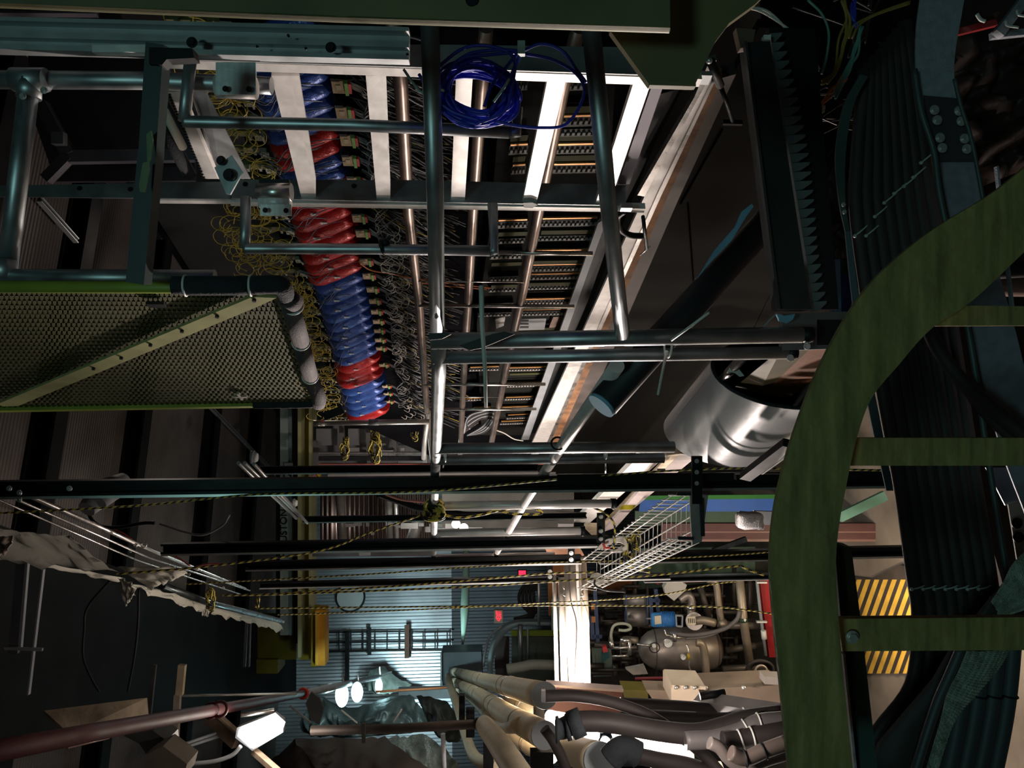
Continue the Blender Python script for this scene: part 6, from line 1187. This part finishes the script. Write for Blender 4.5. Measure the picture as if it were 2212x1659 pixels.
flap([(-30, 1160, 3.6), (28, 1158, 3.6), (18, 1190, 3.6), (-30, 1215, 3.6)], z=9, amp=.05, m=mat('pinkish_paper', (.38, .31, .27), 0, .8, .1, 3))
# more clear sheeting rails near the paper
hank((455, 1298), 8.0, .10, 'small hank of rope tied on the insulation paper edge', 6)
one(MB().tube([W(350, 1265, 7.2), W(450, 1302, 8.4), W(610, 1342, 11.5)], .035, 12), 'conduit', mat('glossy_dark_conduit', (.05, .06, .06), .6, .25, .3, 6), 'glossy dark conduit beside the torn paper', 'conduit')
for k, L in enumerate(([(180, 1085), (205, 1130), (250, 1140), (310, 1130), (335, 1130)], [(345, 1132), (400, 1150), (440, 1155), (480, 1135), (496, 1112)])): one(MB().tube(spl([W(x, y, 5.2) for x, y in L]), .012 if k == 0 else .007, 8), 'sagging_cord', BLACK if k == 0 else GREYPL, ['black cord sagging from the lamp canister', 'thin grey cord looping under the longest strut'][k], 'cord')
for k, L in enumerate(([(240, 1142), (265, 1152), (285, 1166)], [(362, 1196), (385, 1205), (410, 1222)], [(420, 1225), (450, 1218), (490, 1218)])): one(MB().tube(spl([W(x, y, 6) for x, y in L]), .006, 6), 'red_cord', mat('dull_red_cord', (.35, .06, .06), 0, .5, .1, 9), ['thin red cord near the upper left conduits', 'thin red cord where the conduits cross the third strut', 'thin red cord above the paper flap'][k], 'cord')
# ---------------------------------------------------------------- bottom middle: pipe and covered mounds
bp2 = thing('brown_pipe', W(800, 1575, 6.5), 'long dull brown steel pipe crossing the bottom in front of the tarpaulins', 'pipe'); MB().tube([W(672, 1578, 6.6), W(850, 1574, 6.6), W(1030, 1564, 6.6)], .038, 20).obj('pipe', mat('dull_brown_pipe', (.13, .105, .095), .4, .5, .2, 6), bp2)
MB().tube([W(1028, 1564, 6.6), W(1042, 1563, 6.6)], .052, 18).obj('flange', BLACKM, bp2); MB().bar(W(785, 1562, 6.5), W(786, 1604, 6.5), .028, .03, fw).obj('hanger', mat('grey_hanger', (.14, .13, .12), .3, .5, .1, 9), bp2)
def mound(L, t, amp, label, z, m=TARP, nm='tarpaulin'):
    cx = sum(p[0] for p in L)/len(L); cy = sum(p[1] for p in L)/len(L); c = W(cx, cy, t); ring = spl([W(x, y, t) for x, y in L+[L[0]]], 12); G = []
    for i in range(34):
        k = i/33; row = []
        for p in ring:
            q = c+(p-c)*(k**.8); f = 1-k*k
            n1 = noise.noise(q*1.6+V((z, 0, 0))); n2 = noise.noise(q*5+V((0, z, 0))); n3 = 1-abs(noise.noise(V((q.x*3+q.z*2, q.y*1.2, q.z*7-q.x*3+z))))*2
            row.append(q-fw*(f*amp*(1+.5*n1)+.16*n2*(f+.3)+.10*n3)+up*(.07*n2*(1-k)))
        G.append(row)
    return one(MB().grid(G), nm, m, label, 'tarpaulin')
mound([(690, 1500), (760, 1525), (870, 1498), (905, 1520), (930, 1570), (700, 1590), (650, 1560)], 15.5, .5, 'dark green tarpaulin mound below the mercury lamps', 1)
mound([(825, 1590), (920, 1588), (985, 1640), (1010, 1700), (830, 1700), (870, 1640)], 10.5, .5, 'crumpled tarpaulin glinting green under the brown pipe', 2, mat('glossy_tarpaulin', (.16, .20, .19), .2, .32, .6, 7, .9))
mound([(640, 1590), (830, 1592), (900, 1640), (960, 1700), (560, 1700)], 9.5, .5, 'dark brown tarpaulin along the bottom edge', 3, mat('brown_tarpaulin', (.05, .04, .035), 0, .7, .3, 2, .4))
mound([(800, 1446), (830, 1440), (860, 1462), (890, 1478), (830, 1482), (790, 1478)], 18.5, .6, 'lit rock like mound against the end wall', 4, mat('pale_green_rock', (.22, .27, .24), 0, .8, .4, 5, .5))
mound([(900, 1500), (960, 1510), (1000, 1560), (985, 1600), (930, 1560)], 13.5, .4, 'dark tarpaulin fold left of the drain pipe', 5)
card([(860, 1488), (975, 1484), (975, 1508), (862, 1510)], 15.5, mat('brushed_bench', (.34, .36, .38), .5, .4, .1, 3), 'metal_bench', 'grey metal bench edge with an orange stripe near the mercury lamps', 'bench', .1)
one(MB().tube([W(812, 1494, 15.3), W(972, 1485, 15.3)], .022, 8), 'orange_stripe', mat('orange_rod', (.60, .20, .08), 0, .5, .1, 9), 'orange rod along the metal bench', 'rod')
for a, b, l in (((737, 1534), (772, 1562), 'thin bright stick left over the tarpaulin'), ((850, 1560), (868, 1532), 'short bright stick standing on the tarpaulin')): one(MB().tube([W(*a, 8), W(*b, 8)], .009, 6), 'thin_stick', WHITEPL, l, 'stick')
one(MB().tube([W(957, 1585, 8), W(960, 1680, 8)], .024, 10), 'grey_tube', GREYPL, 'pale grey tube standing under the end of the brown pipe', 'tube')
card([(672, 1495), (690, 1508), (699, 1530), (690, 1566), (672, 1555), (660, 1520)], 9, mat('smoky_panel', (.10, .11, .11), .1, .4, .2, 3), 'lamp_shade', 'smoky grey bent shade left of the mercury lamps', 'shade', .03)
one(MB().bar(W(626, 1524, 9), W(672, 1562, 9), .02, .02, fw), 'thin_brace', GREYPL, 'thin grey brace under the smoky shade', 'brace')
# ---------------------------------------------------------------- behind the rail posts: far part of the detector, between px 680 and 1240, py 900-1220
fr_ = thing('cross_tube', W(800, 912, 6.4), 'bright horizontal tube with a grey sleeve beyond the last foil tubes', 'tube'); MB().tube([W(684, 914, 6.4), W(928, 911, 6.4)], .022, 16).obj('tube', CHROME, fr_); MB().tube([W(797, 912, 6.4), W(818, 912, 6.4)], .026, 16).obj('sleeve', GREYPL, fr_); MB().tube([W(678, 914, 6.4), W(702, 914, 6.4)], .026, 12).obj('end_fitting', STEEL, fr_)
one(MB().tube([W(924, 890, 6.5), W(917, 950, 6.9), W(915, 990, 7.1)], .022, 12), 'side_tube', CHROME, 'bright tube meeting the sleeved cross tube', 'tube')
one(MB().bar(W(700, 900, 6), W(742, 884, 6), .06, .04, fw), 'black_block', BLACK, 'black bar end just below the far connector cards', 'bar')
gfm = mat('dim_grey_frame', (.15, .15, .155), .2, .55, .3, 2)
ff = thing('grey_rack', W(800, 1010, 12.3), 'dim grey panelled frame with four posts behind the rope hanks', 'frame')
MB().prism([W(x, y, 12.5) for x, y in ((676, 918), (935, 916), (935, 1010), (676, 1010))], fw*.1).obj('backing', gfm, ff)
for x0, x1 in ((683, 728), (752, 800), (812, 840), (860, 905)): MB().prism([W(x, y, 12.3) for x, y in ((x0, 926), (x1, 926), (x1, 962), (x0, 962))], fw*.03).obj('grey_panel', mat('lighter_grey_panel', (.22, .22, .23), .2, .55, .15, 2), ff)
for x in (738, 795, 850, 915): MB().bar(W(x, 918, 12), W(x+4, 1008, 12), .07, .06, fw).obj('post', mat('mid_grey_post', (.13, .125, .125), .2, .55, .15, 2), ff)
for k, (y, h, m, l) in enumerate(((978, 3, STEEL, 'thin bright rail above the dark bar'), (990, 9, BLACK, 'wide black bar under the rope hanks'), (1002, 2, mat('red_glint_rail', (.5, .12, .1), .5, .4, .1, 9), 'thin reddish rail under the wide black bar'), (1026, 14, mat('stone_grey_beam', (.17, .165, .155), .1, .6, .1, 3), 'stone grey beam behind the longest strut'), (1034, 3, CHROME, 'thin bright rail under the stone grey beam'))):
    one(MB().bar(W(690+20*(k == 3), y, 10), W(1200 if k > 1 else 915, y, 10), h/F*10, .1, fw), 'far_rail', m, l, 'rail')
fe = mb = MB()
for k in range(90):
    x, y = RND.uniform(745, 1230), RND.choice([RND.uniform(962, 985), RND.uniform(1034, 1044), RND.uniform(1130, 1160)]); p = W(x, y, RND.uniform(11, 12)); mb.box(p, up*RND.uniform(.02, .12), sd*RND.uniform(.01, .04), fw*.03)
one(mb, 'far_equipment', mat('far_equipment_grey', (.26, .25, .25), .4, .45, .5, 1), 'rows of tiny grey equipment pieces beyond the rail', 'equipment', None, 'stuff')
G = []
pb = W(690, 1062, 13); 
for k in range(21):
    pass
bpn = thing('ribbed_curtain', W(810, 1170, 12.5), 'dark brown ribbed curtain behind the slim struts', 'curtain')
mb = MB(); G = [[W(690+ (i)*240/96, y, 12.6)+fw*(.05*(i % 4 < 2)) for y in (1064, 1186)] for i in range(97)]; mb.grid(G, sm=False).obj('curtain', mat('brown_ribbed_sheet', (.045, .025, .02), 0, .55, .4, 2), bpn)
for k, (a, b, r, m, l) in enumerate((((735, 1068), (740, 1182), .07, mat('crinkled_grey', (.14, .13, .125), .2, .4, .3, 5), 'crinkled grey hose hanging before the brown curtain'), ((840, 1082), (842, 1168), .05, mat('dim_tube', (.15, .14, .135), .3, .5, .2, 4), 'dim grey tube before the brown curtain'), ((855, 1078), (858, 1168), .03, CHROME, 'thin bright tube before the brown curtain'), ((905, 1120), (890, 1168), .09, MT['dim_tube'], 'fat grey duct right of the brown curtain'))):
    one(MB().tube([W(*a, 11.8), W(*b, 11.8)], r, 12), 'hanging_tube', m, l, 'tube')
card([(675, 1186), (932, 1184), (932, 1202), (675, 1202)], 12.8, mat('graphite_beam', (.09, .09, .095), .3, .5, .1, 2), 'graphite_beam', 'graphite beam right above the corrugated end wall', 'beam')
card([(775, 1192), (800, 1192), (800, 1200), (776, 1201)], 12.4, GREYPL, 'small_box', 'small grey box on the graphite beam', 'box')
card([(955, 1060), (1240, 1056), (1240, 1190), (955, 1190)], 11.5, mat('dim_tan_ribs', (.055, .048, .042), 0, .6, .5, 3), 'far_backdrop', 'dim tan wall behind the lower rail posts', 'wall panel')
for k in range(5): pass
for q, l in (((985, 1132), 'small chrome fitting, its glint put in as glow, between the lower rail posts'), ((1002, 1140), 'second small chrome fitting, its glint put in as glow, between the lower rail posts')): one(MB().ball(W(*q, 9), .05), 'chrome_fitting', mat('fitting_glint_glow', (1, .9, .8), em=4), l, 'fitting')  # the glint on these fittings is put in as emission
hose([(815, 1066), (860, 1082), (900, 1096), (940, 1100), (1000, 1112), (1060, 1112)], .03, 'dark hose sagging behind the rope knot', 6.5, BLACKM, 'sagging_hose')
one(MB().tube(spl([W(x, y, 6.2) for x, y in ((832, 1068), (870, 1080), (925, 1085))]), .008, 6), 'pink_cord', mat('dusty_pink_cord', (.40, .18, .15), 0, .5, .1, 9), 'thin dusty pink cord above the rope knot', 'cord')

card([(1990, -80), (2320, -80), (2320, 1340), (2190, 1345), (2120, 1100), (2080, 900), (2040, 500)], 4.2, mat('umber_backdrop', (.030, .022, .018), 0, .7, .5, 1.2), 'dark_backdrop', 'dark brown backdrop sheet added at the right edge behind the cable tray', 'wall panel')  # dark sheet added so the gap behind the tray stays dark
one(MB().tube([W(2060, 610, 3.2), W(2300, 612, 3.2)], .055, 18), 'dark_pipe', mat('dim_rose_steel', (1, 1, 1)), 'dim upright pipe at the right edge above the green rung', 'pipe')
one(MB().tube([W(2070, 590, 2.9), W(2300, 576, 2.9)], .030, 16), 'dark_pipe', CABLE, 'black upright pipe at the right edge beside the dim one', 'pipe')

card([(1640, -80), (2010, -80), (1900, 620), (1700, 620)], 4.6, mat('near_black_backdrop', (.010, .009, .009), 0, .9, .4, 1.2, spec=.05), 'dark_backdrop', 'near black machine side behind the thin wires above the toothed duct', 'wall panel')
